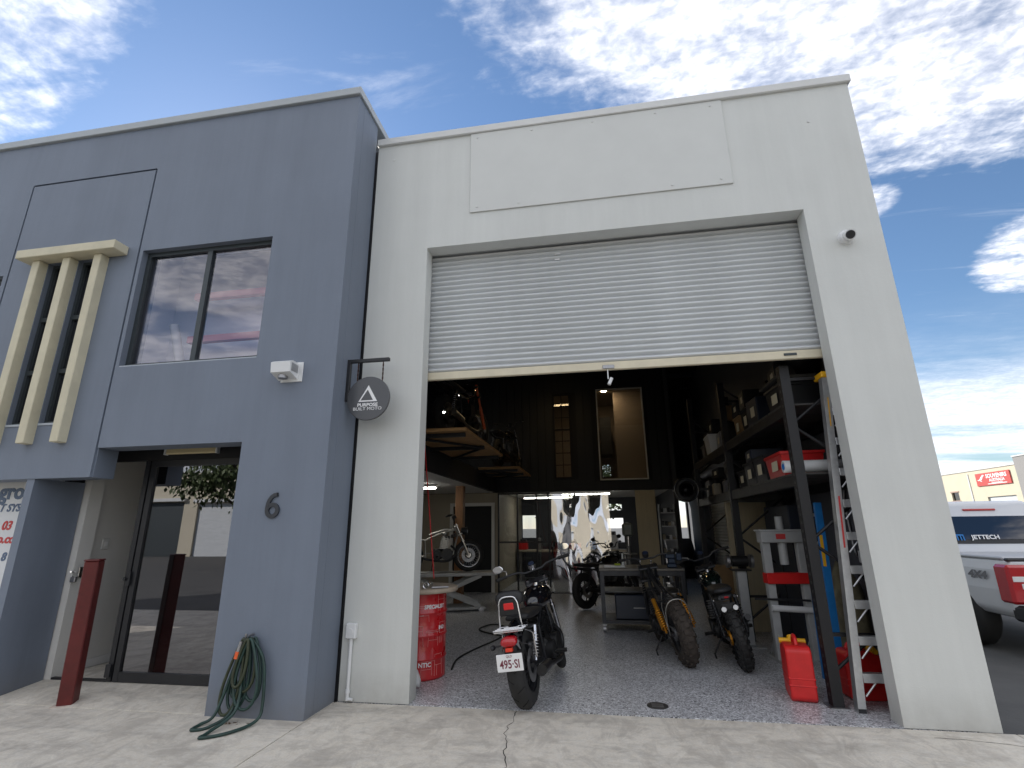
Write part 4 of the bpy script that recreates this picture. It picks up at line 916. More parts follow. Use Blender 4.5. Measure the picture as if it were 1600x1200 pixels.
# scissor lift with bare chassis under the mezzanine
lt = thing('scissor_lift', 'white scissor lift table under the mezzanine', 'lift', (-3.10, 5.3, .004), (0, 0, R(20))); m_lift = mat('lift_white', (.50, .50, .48), .5, var=.2, scale=9)
MB().box(-1.0, 1.0, -.30, .30, .62, .68, .01).build('deck', m_lift, lt); MB().box(-.8, .8, -.28, .28, .02, .07, .01).build('base', m_lift, lt)
for s in (-1, 1):
    for q in (-1, 1): 
        M = Matrix.Translation((0, s*.25+q*.02, .35)) @ Matrix.Rotation(q*R(22), 4, 'Y'); MB().box(-.75, .75, -.015, .015, -.04, .04, .004, M).build('scissor_arm', m_lift, lt)
for x in (-.7, .7):
    for s in (-1, 1): MB().cyl((x, s*.26, .03), (x, s*.31, .03), .05, n=14).build('castor', m_steel, lt)
b7, _ = motorcycle('motorcycle', 'bare chrome motorcycle chassis standing on the white scissor lift', (-3.76, 5.06, .684), 20, 0, dict(wb=1.40, Rr=.30, Rf=.31, wr=.12, wf=.09, rimr=.215, rimf=.225, spokes=24, mrim=m_chrome, mframe=m_bare, notank=True, seat=False, headz=.80, rail=.60, mfin=m_bare, mshock=m_chrome))
# tube lights and fittings
def tube_light(label, x0, x1, y, z, m=m_lamp, w=.05, h=.03):
    t = thing('ceiling_light', label, 'light', ((x0+x1)/2, y, z), group='workshop lights'); L_ = (x1-x0)/2
    MB().box(-L_-.02, L_+.02, -w-.02, w+.02, .0, .05, .004).build('housing', m_wpl if m is m_lamp else m_steel, t); MB().box(-L_, L_, -w, w, -h, -.001, .006).build('diffuser', m, t); return t
tube_light('white tube light under the mezzanine ceiling', -4.25, -3.3, 5.2, 2.32)
tube_light('white tube light hanging above the mezzanine', -3.55, -3.05, 6.2, 4.12)
tube_light('long tube light in the back room nearest the glass', -1.0, .25, 8.9, 2.36); tube_light('long tube light deeper in the back room', -2.2, -.8, 10.2, 2.36)
pl_ = tube_light('warm lit panel light under the workshop roof', -1.28, -.72, 6.3, 5.0, m_lampw, .14, .02)
for k in range(5): MB().box(-.28+k*.14-.006, -.28+k*.14+.006, -.14, .14, -.028, -.021).build('louvre', m_wpl, pl_)
MB().box(-.012, .012, -.01, .01, .051, .45).build('hanger', m_steel, pl_)
for k, y in enumerate((8.5, 8.85)):
    d = thing('downlight', ('front' if k == 0 else 'rear') + ' small round downlight behind the upper white-framed window', 'light', (.26, y, 5.118), group='office downlights'); MB().lathe([(.0001, 0), (.06, 0), (.075, -.006), (.075, .002)], (0, 0, 0), 'Z', 20).build('lamp', m_down, d)
# PVC strip curtain: overlapping wavy clear strips
pv = thing('strip_curtain', 'clear rippled plastic strip curtain across the back room doorway', 'curtain', (-1.2, 7.86, 0)); m_pvc = glass('pvc_film', (.80, .80, .76), .50, .015)
random.seed(21)
for k in range(3):
    vs = []; fs = []; nx_, nz_ = 14, 44; ph = random.random()*6; x0 = k*.455
    for j in range(nz_+1):
        z = .03+2.27*j/nz_
        for i in range(nx_+1):
            t = i/nx_; y = .030*math.sin(1.2*z+ph)+.011*math.sin(3*t+2.2*z+ph*2)+.0035*math.sin(6*t-4.2*z+ph)+.0014*math.sin(12*t+6*z)+(.03 if k % 2 else 0); vs.append((x0+.49*t+.012*math.sin(3*z+ph), y, z))
    for j in range(nz_):
        for i in range(nx_): a = j*(nx_+1)+i; fs.append((a, a+1, a+nx_+2, a+nx_+1))
    MB().add(vs, fs, True).build('plastic_strip', m_pvc, pv)
MB().box(-.02, 1.42, -.03, .03, 2.31, 2.345).build('hanging_rail', m_alu, pv)
pn = thing('plywood_sheet', 'tall pale plywood sheet leaning at the back beside the strip curtain', 'board', (.82, 7.62, .004), (R(-3), 0, 0)); MB().box(0, .46, 0, .018, 0, 2.34, .002).build('sheet', m_plank, pn)
su = thing('shelf_unit', 'narrow dark shelf unit of small parts against the back wall', 'shelf', (1.34, 7.6, .004))
f_ = MB(); f_.box(0, .02, 0, .35, 0, 2.0); f_.box(.34, .36, 0, .35, 0, 2.0); f_.build('side', m_black, su)
for k in range(6):
    MB().box(.021, .339, .0, .35, .3+k*.3, .315+k*.3).build('shelf', m_steel, su)
    for q in range(4): MB().box(.03+q*.075, .09+q*.075, .05, .2, .316+k*.3, .37+k*.3+random.random()*.06, .004).build('parts_tray', random.choice([m_black, m_steel, m_intc]), su)
# back room contents
bk = thing('back_bench', 'long bench with tools in the back room behind the glass', 'bench', (-1.9, 10.9, .004)); MB().box(-.6, 2.6, -.35, .35, .82, .88, .005).build('top', m_intc, bk)
for x in (-.5, 1.0, 2.5): MB().box(x-.03, x+.03, -.3, .3, 0, .82).build('leg', m_steel, bk)
for k, (x, y, w_, h_, m_, nm) in enumerate([(-.45, 0, .25, .30, m_red, 'red toolbox'), (.05, .05, .10, .42, m_steel, 'grey cylinder'), (.40, 0, .22, .26, m_black, 'black case'), (1.1, 0, .35, .22, m_red, 'red low case'), (1.6, 0, .18, .38, m_blue, 'blue tub'), (2.2, 0, .28, .5, m_steel, 'grey machine')]):
    t = thing('bench_item', nm + ' on the bench in the back room', 'tool', (-1.9+x, 10.9+y, .885)); MB().box(-w_/2, w_/2, -.15, .15, 0, h_*.8, .015).build('body', m_, t); MB().box(-w_/3, w_/3, -.10, .10, h_*.8+.001, h_, .01).build('top', m_black, t)
dp = thing('drill_press', 'grey drill press standing behind the workbench', 'drill press', (.55, 7.0, .004)); MB().box(-.16, .16, -.22, .22, 0, .05, .01).build('base', m_bengine, dp); MB().cyl((0, .10, .05), (0, .10, 1.6), .04, n=14).build('column', m_steel, dp)
MB().box(-.11, .11, -.25, .25, 1.30, 1.58, .04).build('head', mat('machine_green', (.14, .16, .14), .4), dp); MB().cyl((0, -.15, 1.1), (0, -.15, 1.3), .03, n=12).build('chuck', m_chrome, dp); MB().lathe([(.0001, 0), (.17, 0), (.17, .03), (.0001, .03)], (0, -.08, .92), 'Z', 24).build('table', m_steel, dp)

# steel workbench on castors
wk = thing('workbench', 'dark steel workbench on castors in the middle of the workshop', 'workbench', (-.06, 3.42, .004)); m_wsteel = mat('bench_steel', (.05, .052, .058), .38, metal=.6, var=.3, scale=6)
MB().box(-.02, 1.24, -.02, .74, .86, .90, .006).build('top', mat('bench_top', (.16, .15, .135), .4, metal=.5, var=.3, scale=5), wk)
for x in (.02, 1.20):
    for y in (.03, .69):
        lg = MB().box(x-.03, x+.03, y-.03, y+.03, .12, .859).build('leg', m_wsteel, wk); MB().cyl((x-.02, y, .05), (x+.02, y, .05), .05, n=16).box(x-.028, x+.028, y-.03, y+.03, .09, .118).build('castor', m_steel, lg)
MB().box(.05, 1.17, .02, .70, .15, .17).build('lower_shelf', m_wsteel, wk); MB().box(.05, 1.17, .0, .04, .12, .15).box(.05, 1.17, .0, .03, .79, .858).build('rail', m_wsteel, wk)
MB().box(.05, 1.17, .03, .70, .55, .565).build('middle_shelf', m_wsteel, wk)
tb_ = thing('tool_chest', 'dark blue tool chest on the lower shelf of the workbench', 'tool chest', (.50, 3.70, .178)); MB().box(-.36, .36, -.2, .24, 0, .34, .012).build('case', mat('navy', (.015, .022, .04), .4), tb_); MB().box(-.1, .1, -.215, -.201, .15, .17, .004).build('handle', m_steel, tb_)
vc = thing('bench_vice', 'blue-grey bench vice on the right end of the workbench', 'vice', (1.02, 3.62, .904)); m_vice = mat('vice_blue', (.03, .05, .09), .4, metal=.3)
MB().box(-.07, .07, -.08, .08, 0, .06, .01).box(-.05, .05, -.05, .05, .06, .13, .01).build('base', m_vice, vc); MB().box(-.09, .05, -.07, .07, .131, .21, .01).box(.07, .15, -.07, .07, .10, .21, .01).build('jaw', m_vice, vc); MB().cyl((.15, 0, .13), (.25, 0, .13), .012).cyl((.24, -.09, .13), (.24, .09, .13), .007).build('screw_handle', m_steel, vc)
pb = thing('parts_tray', 'pale tray with a green sponge on the left end of the workbench', 'tray', (.16, 3.60, .904)); MB().box(-.16, .16, -.1, .1, 0, .025, .006).build('tray', m_wpl, pb); MB().box(.0, .09, -.04, .03, .026, .055, .006).build('sponge', mat('sponge', (.35, .42, .05), .9), pb); MB().cyl((.13, .03, .026), (.13, .03, .2), .018, .012).build('spray_bottle', m_wpl, pb)
for k, (x, y) in enumerate(((.55, 3.55), (.72, 3.65))):
    t = thing('clamp', ('left' if k == 0 else 'right') + ' small shiny clamp on the workbench top', 'clamp', (x, y, .904), group='clamps on workbench'); MB().box(-.05, .05, -.02, .02, 0, .03, .004).cyl((0, 0, .03), (0, 0, .09), .01).ball((0, 0, .09), .018).build('body', m_chrome, t)

# pallet racking along the right wall
rk = thing('pallet_racking', 'tall black steel pallet racking along the right side wall', 'racking', (1.9, .45, .004)); m_rk = mat('racking_black', (.007, .007, .009), .5, metal=.0, var=.2, scale=8); m_deck = mat('rack_deck', (.06, .058, .055), .6, var=.2, scale=3)
for k, (y, h_) in enumerate(((0, 3.05), (2.6, 3.6), (5.2, 4.0))):
    for x in (0, .70):
        up_ = MB().box(x-.045, x-.035, y-.05, y+.05, 0, h_).box(x-.035, x+.045, y-.05, y-.042, 0, h_).box(x-.035, x+.045, y+.042, y+.05, 0, h_).build('upright', m_rk, rk)
        MB().box(x-.08, x+.08, y-.08, y+.08, .0, .008).build('foot_plate', m_steel, up_)
        sl_ = MB()
        for q in range(int(h_/.075)): sl_.box(x-.0465, x-.0452, y-.012, y+.012, .08+q*.075, .105+q*.075)
        o = sl_.build('slot_row', mat('slot', (.10, .10, .10), .5, metal=.5), up_); o['kind'] = 'stuff'
    zz = .25; d_ = 1
    while zz+.55 < h_:
        a, b = (.0, .70) if d_ > 0 else (.70, .0); MB().cyl((a, y, zz), (b, y, zz+.55), .016, n=6).build('brace', m_rk, rk); zz += .55; d_ = -d_
    for z in (.55, 2.9 if k == 0 else 3.3): MB().box(.04, .66, y-.015, y+.015, z, z+.03).build('tie', m_rk, rk)
for z in (1.86, 2.55):
    for y0 in (0, 2.6):
        for x in (.0, .70): MB().box(x-.03, x+.025, y0+.052, y0+2.548, z, z+.11, .004).build('beam', m_rk, rk)
        for q in range(5): MB().box(-.025, .72, y0+.07+q*.50, y0+.545+q*.50, z+.112, z+.13).build('deck_panel', m_deck, rk)
def tub(label, x, y, z, w, d, h, m, lm=True):
    t = thing('storage_tub', label, 'tub', (x, y, z), (0, 0, R(random.uniform(-4, 4))), 'tubs on the racking'); w2, d2 = w/2, d/2
    vs = [(-w2*.88, -d2*.9, 0), (w2*.88, -d2*.9, 0), (w2*.88, d2*.9, 0), (-w2*.88, d2*.9, 0), (-w2, -d2, h), (w2, -d2, h), (w2, d2, h), (-w2, d2, h)]
    MB().add(vs, [(0, 3, 2, 1), (0, 1, 5, 4), (1, 2, 6, 5), (2, 3, 7, 6), (3, 0, 4, 7)]).box(-w2-.012, w2+.012, -d2-.012, d2+.012, h-.02, h+.012, .004).build('bin', m, t)
    if lm: MB().box(-w2-.004, -w2+.004-.006, -d2*.5, d2*.2, h*.30, h*.72).build('paper_label', mat('paper', (.72, .66, .48), .7), t)
    return t
zt = 2.004-.0; zt2 = 2.694
tub('red storage tub on the lower rack shelf', 2.15, 1.25, zt, .42, .62, .25, m_red)
tub('black labelled tub beside the red tub on the lower rack shelf', 2.15, 1.82, zt, .42, .36, .30, m_black); tub('second black labelled tub from the red tub', 2.15, 2.26, zt, .42, .36, .28, m_black); tub('low black tub at the far end of the near lower shelf', 2.15, 2.68, zt, .40, .34, .22, m_blackmatt)
tub('dark tub with pale label on the upper rack shelf near the front', 2.15, .95, zt2, .42, .45, .26, m_black); tub('brown carton on the upper rack shelf', 2.15, 2.62, zt2, .36, .30, .28, mat('cardboard', (.30, .19, .09), .8, var=.15, scale=6), True)
tub('black carton beside the brown carton on the upper shelf', 2.15, 2.22, zt2, .36, .32, .30, m_blackmatt); tub('white crate on the far upper rack shelf', 2.1, 4.3, zt2, .45, .5, .30, m_wpl, False); tub('grey crate deep on the far upper rack shelf', 2.2, 5.1, zt2, .45, .5, .26, m_steel, False)
random.seed(31)
more_b = [('dark', m_blackmatt), ('black', m_black), ('charcoal', m_bengine), ('brown', mat('cardboard', (.30, .19, .09), .8)), ('grey', m_steel), ('navy', mat('navy', (.015, .022, .04), .4))]
box_labels = ['black box stacked on the front tub of the upper rack shelf', 'charcoal box stacked on the black carton of the upper rack shelf', 'dark box stacked on the brown carton of the upper rack shelf',
    'navy box between helmet and black carton on the upper rack shelf', 'charcoal box just past the middle upright on the upper rack shelf', 'grey steel box before the white crate on the upper rack shelf',
    'dark box stacked on the white crate of the upper rack shelf', 'tall black box behind the white crate on the upper rack shelf', 'brown box stacked just past the middle upright on the upper rack shelf',
    'flat charcoal box over the first bottles on the far lower shelf', 'flat dark box over the middle bottles on the far lower shelf', 'flat navy box stacked on a black tub of the lower rack shelf', 'black box at the far end of the lower rack shelf']
for k, (yb, zb, wd, hh, ci) in enumerate([(.95, 2.975, .36, .22, 1), (2.22, 3.01, .34, .24, 2), (2.62, 2.99, .34, .20, 0), (1.85, zt2, .40, .36, 5), (3.35, zt2, .42, .34, 2), (3.80, zt2, .40, .28, 4), (4.30, 3.01, .42, .26, 0), (4.75, zt2, .40, .42, 1), (3.35, 3.05, .38, .24, 3), (3.45, 2.28, .38, .18, 2), (4.35, 2.28, .40, .17, 0), (2.26, 2.30, .36, .16, 5), (5.05, zt, .34, .30, 1)]):
    mm_ = more_b[ci][1]
    bx_ = thing('rack_box', box_labels[k], 'box', (2.16, yb, zb), (0, 0, R(random.uniform(-6, 6))), 'boxes on the racking')
    MB().box(-.20, .20, -wd/2, wd/2, 0, hh, .012).build('carton', mm_, bx_); MB().box(-.2015, -.2003, -wd*.25, wd*.1, hh*.35, hh*.7).build('paper_label', MATS['paper'], bx_)
cr_ = thing('curved_panel', 'pale curved panel propped on the upper rack shelf', 'panel', (2.15, 1.55, zt2)); MB().prism([(-.18, 0), (.20, 0), (.18, .12), (.08, .22), (-.05, .25), (-.14, .17)], -.02, .02, 'X').build('panel', m_intc, cr_)
hl2 = thing('helmet', 'dark helmet with shiny visor on the upper rack shelf', 'helmet', (2.1, 1.22, zt2)); MB().ball((0, 0, .13), (.12, .15, .13), 16, 10).build('shell', m_bengine, hl2); MB().ball((-.04, -.02, .14), (.10, .11, .06), 14, 8).build('visor', m_chrome, hl2)
for k in range(6):
    t = thing('oil_bottle', ['first', 'second', 'third', 'fourth', 'fifth', 'sixth'][k] + ' bottle from the front on the far lower rack shelf', 'bottle', (2.0+random.uniform(-.04, .1), 3.5+k*.30, zt), group='bottles on far rack shelf'); c_ = [m_black, m_steel, m_redp, m_intc, m_black, m_steel][k]
    MB().box(-.06, .06, -.09, .09, 0, .20, .02).build('body', c_, t); MB().cyl((0, .03, .2), (0, .03, .25), .022, n=10).build('cap', m_black, t)
wr = thing('vinyl_roll', 'white vinyl roll with blue core on the lower rack shelf', 'roll', (1.86, .72, 2.075)); MB().lathe([(.032, 0), (.062, 0), (.062, .75), (.032, .75)], (0, 0, 0), 'X', 24, closed=True).build('sheet_roll', m_wpl, wr); MB().lathe([(.026, -.004), (.0315, -.004), (.0315, .754), (.026, .754)], (0, 0, 0), 'X', 20, closed=True).build('core', m_blue, wr)
dr_ = thing('plastic_bin', 'large dark bin on top of the rack by the ladder', 'bin', (2.25, .95, 3.03)); 
MB().lathe([(.0001, 0), (.20, 0), (.25, .32), (.27, .33), (.25, .33), (.19, .01)], (0, 0, 0), 'Z', 28).build('bin', m_bengine, dr_); MB().box(-.35, .40, -.3, .3, -.03, -.002).build('board', m_deck, dr_)
fn = thing('wall_fan', 'round black drum fan hung on the racking at the aisle', 'fan', (1.56, 5.0, 2.15)); MB().lathe([(.0001, .10), (.20, .10), (.225, .06), (.225, -.06), (.21, -.08), (.195, -.06), (.18, .04), (.0001, .06)], (0, 0, 0), 'Y', 32).build('housing', m_tank, fn); MB().lathe([(.0001, -.09), (.05, -.085), (.055, -.05)], (0, 0, 0), 'Y', 18).build('hub', m_tank, fn); MB().box(.2, .40, -.02, .02, -.02, .02).build('bracket', m_black, fn)
# side roller door on the right wall
sr = thing('side_roller_door', 'white slatted roller door on the right inner wall behind the racking', 'roller door', (2.665, 5.2, .004)); pr_ = MB()
for k in range(38): pr_.prism([(-.012, k*.065), (-.026, k*.065+.03), (-.012, k*.065+.062)], 0, 3.2, 'Y')
o = MB(); o.v = [(a, b, c) for a, b, c in pr_.v]; o.f = pr_.f; o.sm = pr_.sm; o.build('slats', m_curtain, sr)['kind'] = 'stuff'
MB().box(-.06, .0, -.06, -.002, 0, 2.6).box(-.06, 0, 3.202, 3.26, 0, 2.6).build('guide_track', m_intwall, sr); MB().cyl((-.2, -.05, 2.75), (-.2, 3.25, 2.75), .17, n=18).build('drum_roll', m_steel, sr)
# hydraulic press
pr0 = thing('hydraulic_press', 'pale grey hydraulic shop press with red bed behind the jerry cans', 'press', (2.12, 1.95, .004), (0, 0, R(6))); m_prs = mat('press_grey', (.40, .41, .41), .42, var=.12, scale=8)
for x in (-.20, .20):
    MB().box(x-.045, x+.045, -.04, .04, .03, 1.42, .005).build('column', m_prs, pr0); MB().box(x-.04, x+.04, -.30, .30, 0, .035, .005).build('foot', m_prs, pr0)
    for s in (-1, 1): MB().cyl((x, s*.26, .03), (x, s*.03, .30), .012, n=6).build('stay', m_prs, pr0)
MB().box(-.26, .26, -.075, .075, 1.30, 1.43, .006).box(-.28, .28, -.08, .08, 1.431, 1.45).build('head_beam', m_prs, pr0); MB().box(-.25, .25, -.07, .07, .84, .96, .006).build('bed', m_red, pr0); MB().box(-.09, .02, -.0765, -.0755, 1.34, 1.40).build('rating_label', m_text_red, pr0)
MB().cyl((0, 0, 1.05), (0, 0, 1.30), .05, n=16).build('ram', m_prs, pr0); MB().cyl((0, 0, 1.45), (0, 0, 1.60), .045, n=16).build('jack', m_prs, pr0); MB().cyl((-.24, -.05, .58), (.30, -.05, .55), .035, n=14).build('jack_tube', m_wpl, pr0); MB().cyl((-.42, -.06, .68), (.2, -.06, .66), .012, n=8).build('pump_handle', m_black, pr0)
gs = thing('grinder_stand', 'bench grinder on a pale pedestal stand beside the press', 'grinder', (1.80, 2.75, .004)); MB().box(-.06, .06, -.06, .06, .02, .92, .006).box(-.16, .16, -.16, .16, 0, .02, .004).build('pedestal', m_prs, gs); MB().box(-.12, .12, -.09, .09, .92, .94).cyl((-.10, 0, 1.04), (.10, 0, 1.04), .07, n=18).build('motor', m_bengine, gs)
for s in (-1, 1): MB().cyl((s*.13, 0, 1.04), (s*.17, 0, 1.04), .085, n=20).build('grinding_wheel', m_steel, gs)
cs = thing('panel_sheet', 'tall cream board standing behind the racking uprights', 'board', (2.25, 3.75, .004), (0, 0, R(12))); MB().box(-.35, .30, -.01, .01, 0, 1.85, .002).build('sheet', m_plank, cs)
nb = thing('navy_cabinet', 'dark navy cabinet standing behind the hydraulic press', 'cabinet', (2.50, 2.75, .004)); MB().box(-.16, .155, -.5, .5, 0, 1.75, .01).build('carcass', mat('navy2', (.025, .032, .05), .5), nb); MB().box(-.166, -.161, -.01, .01, .1, 1.65).build('door_gap', m_black, nb)
for k in range(2):
    ct = thing('carton', ('upper' if k else 'lower') + ' brown carton stacked under the far racking', 'carton', (1.95, 5.0, .004+k*.42), (0, 0, R(3*k))); MB().box(-.2, .2, -.25, .25, 0, .41, .004).build('box', MATS['cardboard'], ct); MB().box(-.201, .201, -.03, .03, .408, .4125).build('tape', m_intc, ct)
# jerry cans
def jerry(label, loc, rz, s=1.0):
    j = thing('jerry_can', label, 'jerry can', loc, (0, 0, R(rz)), 'red jerry cans')
    sec_ = [(-.09, 0), (.09, 0), (.115, .03), (.115, .30), (.10, .36), (.02, .40), (-.09, .40), (-.115, .37), (-.115, .03)]
    b = MB().prism([(x*1.5*s, z*s) for x, z in sec_], -.095*s, .095*s, 'Y'); o = b.build('can', m_red, j); bv = o.modifiers.new('bevel', 'BEVEL'); bv.width = .018; bv.segments = 3
    for z in (.11, .16): MB().box(-.176*s, .176*s, -.099*s, .099*s, z*s, (z+.018)*s, .008).build('rib', m_red, j)
    MB().tube(spline([(-.10*s, 0, .40*s), (-.08*s, 0, .445*s), (.0, 0, .455*s), (.05*s, 0, .40*s)], 4), .016*s, 8).build('handle', m_red, j)
    c = MB().cyl((.09*s, 0, .375*s), (.125*s, 0, .425*s), .036*s, n=16).build('cap', m_yellow, j); MB().cyl((.10*s, -.10*s, .395*s), (.10*s, .10*s, .395*s), .022*s, n=12).build('spout', m_yellow, j); return j
jerry('red plastic jerry can with yellow spout in front of the rack upright', (1.70, .68, .004), 80, 1.12)
jerry('red plastic jerry can lying behind the ladder foot', (2.25, .72, .004), 5, 1.0)
# ladders
ld = thing('step_ladder', 'tall aluminium step ladder with yellow top inside the right jamb', 'ladder', (2.04, .34, .004)); 
def rail(x0, x1, y0, y1, H, m, w=.022, d=.075):
    vs = []
    for (x, y, z) in ((x0, y0, 0), (x1, y1, H)): vs += [(x-w/2, y-d/2, z), (x+w/2, y-d/2, z), (x+w/2, y+d/2, z), (x-w/2, y+d/2, z)]
    return MB().add(vs, [(0, 1, 5, 4), (1, 2, 6, 5), (2, 3, 7, 6), (3, 0, 4, 7), (0, 3, 2, 1), (4, 5, 6, 7)])
H_ = 2.88
rail(-.005, .185, 0, .0, H_, m_alu, .062, .075).build('front_rail', m_alu, ld); rail(.60, .50, 0, .0, H_, m_alu).build('front_rail', m_alu, ld)
rail(.03, .20, .13, .09, H_-.1, m_alu, .02, .04).build('rear_rail', m_alu, ld); rail(.57, .49, .13, .09, H_-.1, m_alu, .02, .04).build('rear_rail', m_alu, ld)
for k in range(9):
    z = .29+k*.285; t = z/H_; xa, xb = .19*t+.027, .60-.10*t-.012
    st_ = MB().box(xa, xb, -.038, .045, z-.012, z+.0, .002).box(xa, xb, -.040, -.034, z-.065, z+.004, .002).build('step', m_alu, ld)
    MB().cyl((xa+.005, -.02, z-.17), (xa+.13, -.02, z-.03), .008, n=6).build('step_brace', m_alu, ld)
MB().box(.15, .54, -.055, .14, H_, H_+.06, .008).build('ladder_top', m_yellow, ld)
MB().box(-.034, .025, -.0455, -.0385, .0, .03).build('foot', m_black, ld)
MB().add([(.078, -.0382, 1.30), (.094, -.0382, 1.30), (.123, -.0382, 1.75), (.107, -.0382, 1.75)], [(0, 1, 2, 3)]).build('warning_label', m_text_red, ld)
MB().add([(.153, -.0382, 2.40), (.163, -.0382, 2.40), (.182, -.0382, 2.68), (.172, -.0382, 2.68)], [(0, 1, 2, 3)]).build('maker_label', m_yellow, ld)
bl2 = thing('blue_ladder', 'blue fibreglass extension ladder standing behind the step ladder', 'ladder', (2.16, .95, .004), (0, R(1.5), 0)); rail(0, 0, 0, 0, 1.72, m_blue, .065, .04).build('rail', m_blue, bl2); rail(0, 0, .38, .38, 1.72, m_blue, .065, .04).build('rail', m_blue, bl2)
for k in range(6): MB().cyl((0, 0, .2+k*.28), (0, .38, .2+k*.28), .016, n=8).build('rung', m_alu, bl2)
MB().box(-.03, .0, -.0225, -.0205, 1.1, 1.4).build('yellow_label', m_yellow, bl2)
rg = thing('folded_tarp', 'crumpled khaki tarpaulin behind the ladder steps', 'tarp', (2.42, 1.15, .004)); MB().loft([((-.12, 0, .55), .10, .45), ((-.05, .02, .6), .16, .55), ((.06, -.02, .55), .15, .5), ((.14, 0, .5), .08, .4)], 12, 1.7).build('bundle', mat('khaki', (.17, .15, .09), .9, var=.4, scale=9), rg)
wc = thing('wall_conduit', 'grey conduit looping down the inner side wall to a socket', 'conduit', (2.66, 1.25, 0)); MB().tube(spline([(0, -.1, 1.9), (0, .05, 1.9), (0, .14, 1.8), (0, .14, 1.4), (0, .10, 1.2), (0, .0, 1.18)], 5), .014, 8).build('pipe', m_steel, wc); MB().box(-.03, .005, -.1, .0, 1.12, 1.24, .006).build('socket', m_wpl, wc)

# ------------------------------------------------------------------ vehicle beside the building
m_car = mat('white_car_paint', (.66, .67, .69), .22, coat=.8); m_cglass = glass('car_glass', (.06, .065, .07), .10); m_trim = mat('black_trim', (.02, .02, .022), .5)
ut = thing('pickup_truck', 'white double cab pickup parked beside the white building', 'pickup', (5.66, 2.45, -.03))
def ring(pts, y): return [(x, y, z) for x, z in pts]
half = .92
prof = [(-half, .52), (-half-.01, .75), (-half+.01, .98), (-half+.05, 1.10), (half-.05, 1.10), (half-.01, .98), (half+.01, .75), (half, .52), (half-.06, .44), (-half+.06, .44)]
b = MB(); n_ = len(prof)
secs = [(.0, .985), (.04, 1.0), (1.55, 1.0), (3.3, 1.0), (4.9, .97), (5.25, .86)]
vs = []
for y, s in secs: vs += [(x*s, y, (z if y < 3.4 else z*(.98 if z > 1 else 1))) for x, z in prof]
fs = [(i*n_+k, i*n_+(k+1) % n_, (i+1)*n_+(k+1) % n_, (i+1)*n_+k) for i in range(len(secs)-1) for k in range(n_)]+[tuple(range(n_-1, -1, -1)), tuple(range((len(secs)-1)*n_, len(secs)*n_))]
bo_ = b.add(vs, fs).build('body', m_car, ut); bv = bo_.modifiers.new('bevel', 'BEVEL'); bv.width = .03; bv.segments = 3; bv.limit_method = 'ANGLE'
cab = [(1.50, -.86, .86, 1.10), (1.58, -.80, .80, 1.62), (1.80, -.74, .74, 1.80), (3.0, -.74, .74, 1.82), (3.4, -.78, .78, 1.70), (4.1, -.86, .86, 1.11)]
vs = []
# cab: side outline at belt and roof
low = [(-.86, 1.51), (.86, 1.51), (.88, 4.15), (-.88, 4.15)]; top = [(-.70, 1.72), (.70, 1.72), (.70, 3.15), (-.70, 3.15)]
vs = [(x, y, 1.10) for x, y in low]+[(x, y, 1.86) for x, y in top]
co = MB().add(vs, [(0, 1, 5, 4), (1, 2, 6, 5), (2, 3, 7, 6), (3, 0, 4, 7), (4, 5, 6, 7)]).build('cab', m_car, ut); bv = co.modifiers.new('bevel', 'BEVEL'); bv.width = .07; bv.segments = 4
def quad_on(a, b_, c, d, off, m, nm, par):
    n = (Vector(b_)-Vector(a)).cross(Vector(d)-Vector(a)).normalized()*off
    return MB().add([Vector(q)+n for q in (a, b_, c, d)]+[Vector(q)+n*.2 for q in (a, b_, c, d)], [(0, 1, 2, 3), (0, 4, 5, 1), (1, 5, 6, 2), (2, 6, 7, 3), (3, 7, 4, 0)]).build(nm, m, par)
def lerp3(a, b_, t): return tuple(x+(y-x)*t for x, y in zip(a, b_))
def yz(x, z): t = (z-1.10)/.70; return (x, 1.51+.21*t, z)
rw = quad_on(yz(-.70, 1.24), yz(.70, 1.24), yz(.62, 1.66), yz(-.62, 1.66), .012, m_trim, 'rear_window_frame', ut)
quad_on(yz(-.66, 1.30), yz(.66, 1.30), yz(.59, 1.63), yz(-.59, 1.63), .016, m_cglass, 'rear_window', ut)
XF_ = Matrix(((0,0,-1,0),(-1,0,0,0),(0,1,0,0),(0,0,0,1)))
_n = Vector((0, -1, .3)).normalized(); _u = Vector((0, .3, 1)).normalized()
TM = Matrix(((1, 0, 0, -.08), (0, _u.y, _n.y, 1.572-.022), (0, _u.z, _n.z, 1.335-.002), (0, 0, 0, 1)))
text('lettering', 'JETTECH', .085, m_wpt, ut, TM, extrude=.001, sx=1.1, bold=.002)
MB().box(-.05, -.032, -.045, .045, 0, .002, 0, TM @ Matrix.Translation((-.33, 0, 0))).box(-.031, .05, .025, .045, 0, .002, 0, TM @ Matrix.Translation((-.33, 0, 0))).box(-.005, .013, -.045, .024, 0, .002, 0, TM @ Matrix.Translation((-.33, 0, 0))).box(.032, .05, -.045, .024, 0, .002, 0, TM @ Matrix.Translation((-.33, 0, 0))).build('logo_mark', m_blue, ut)
MB().box(-.22, .22, 1.66, 1.70, 1.715, 1.745, .01).build('brake_lamp', m_tail, ut)
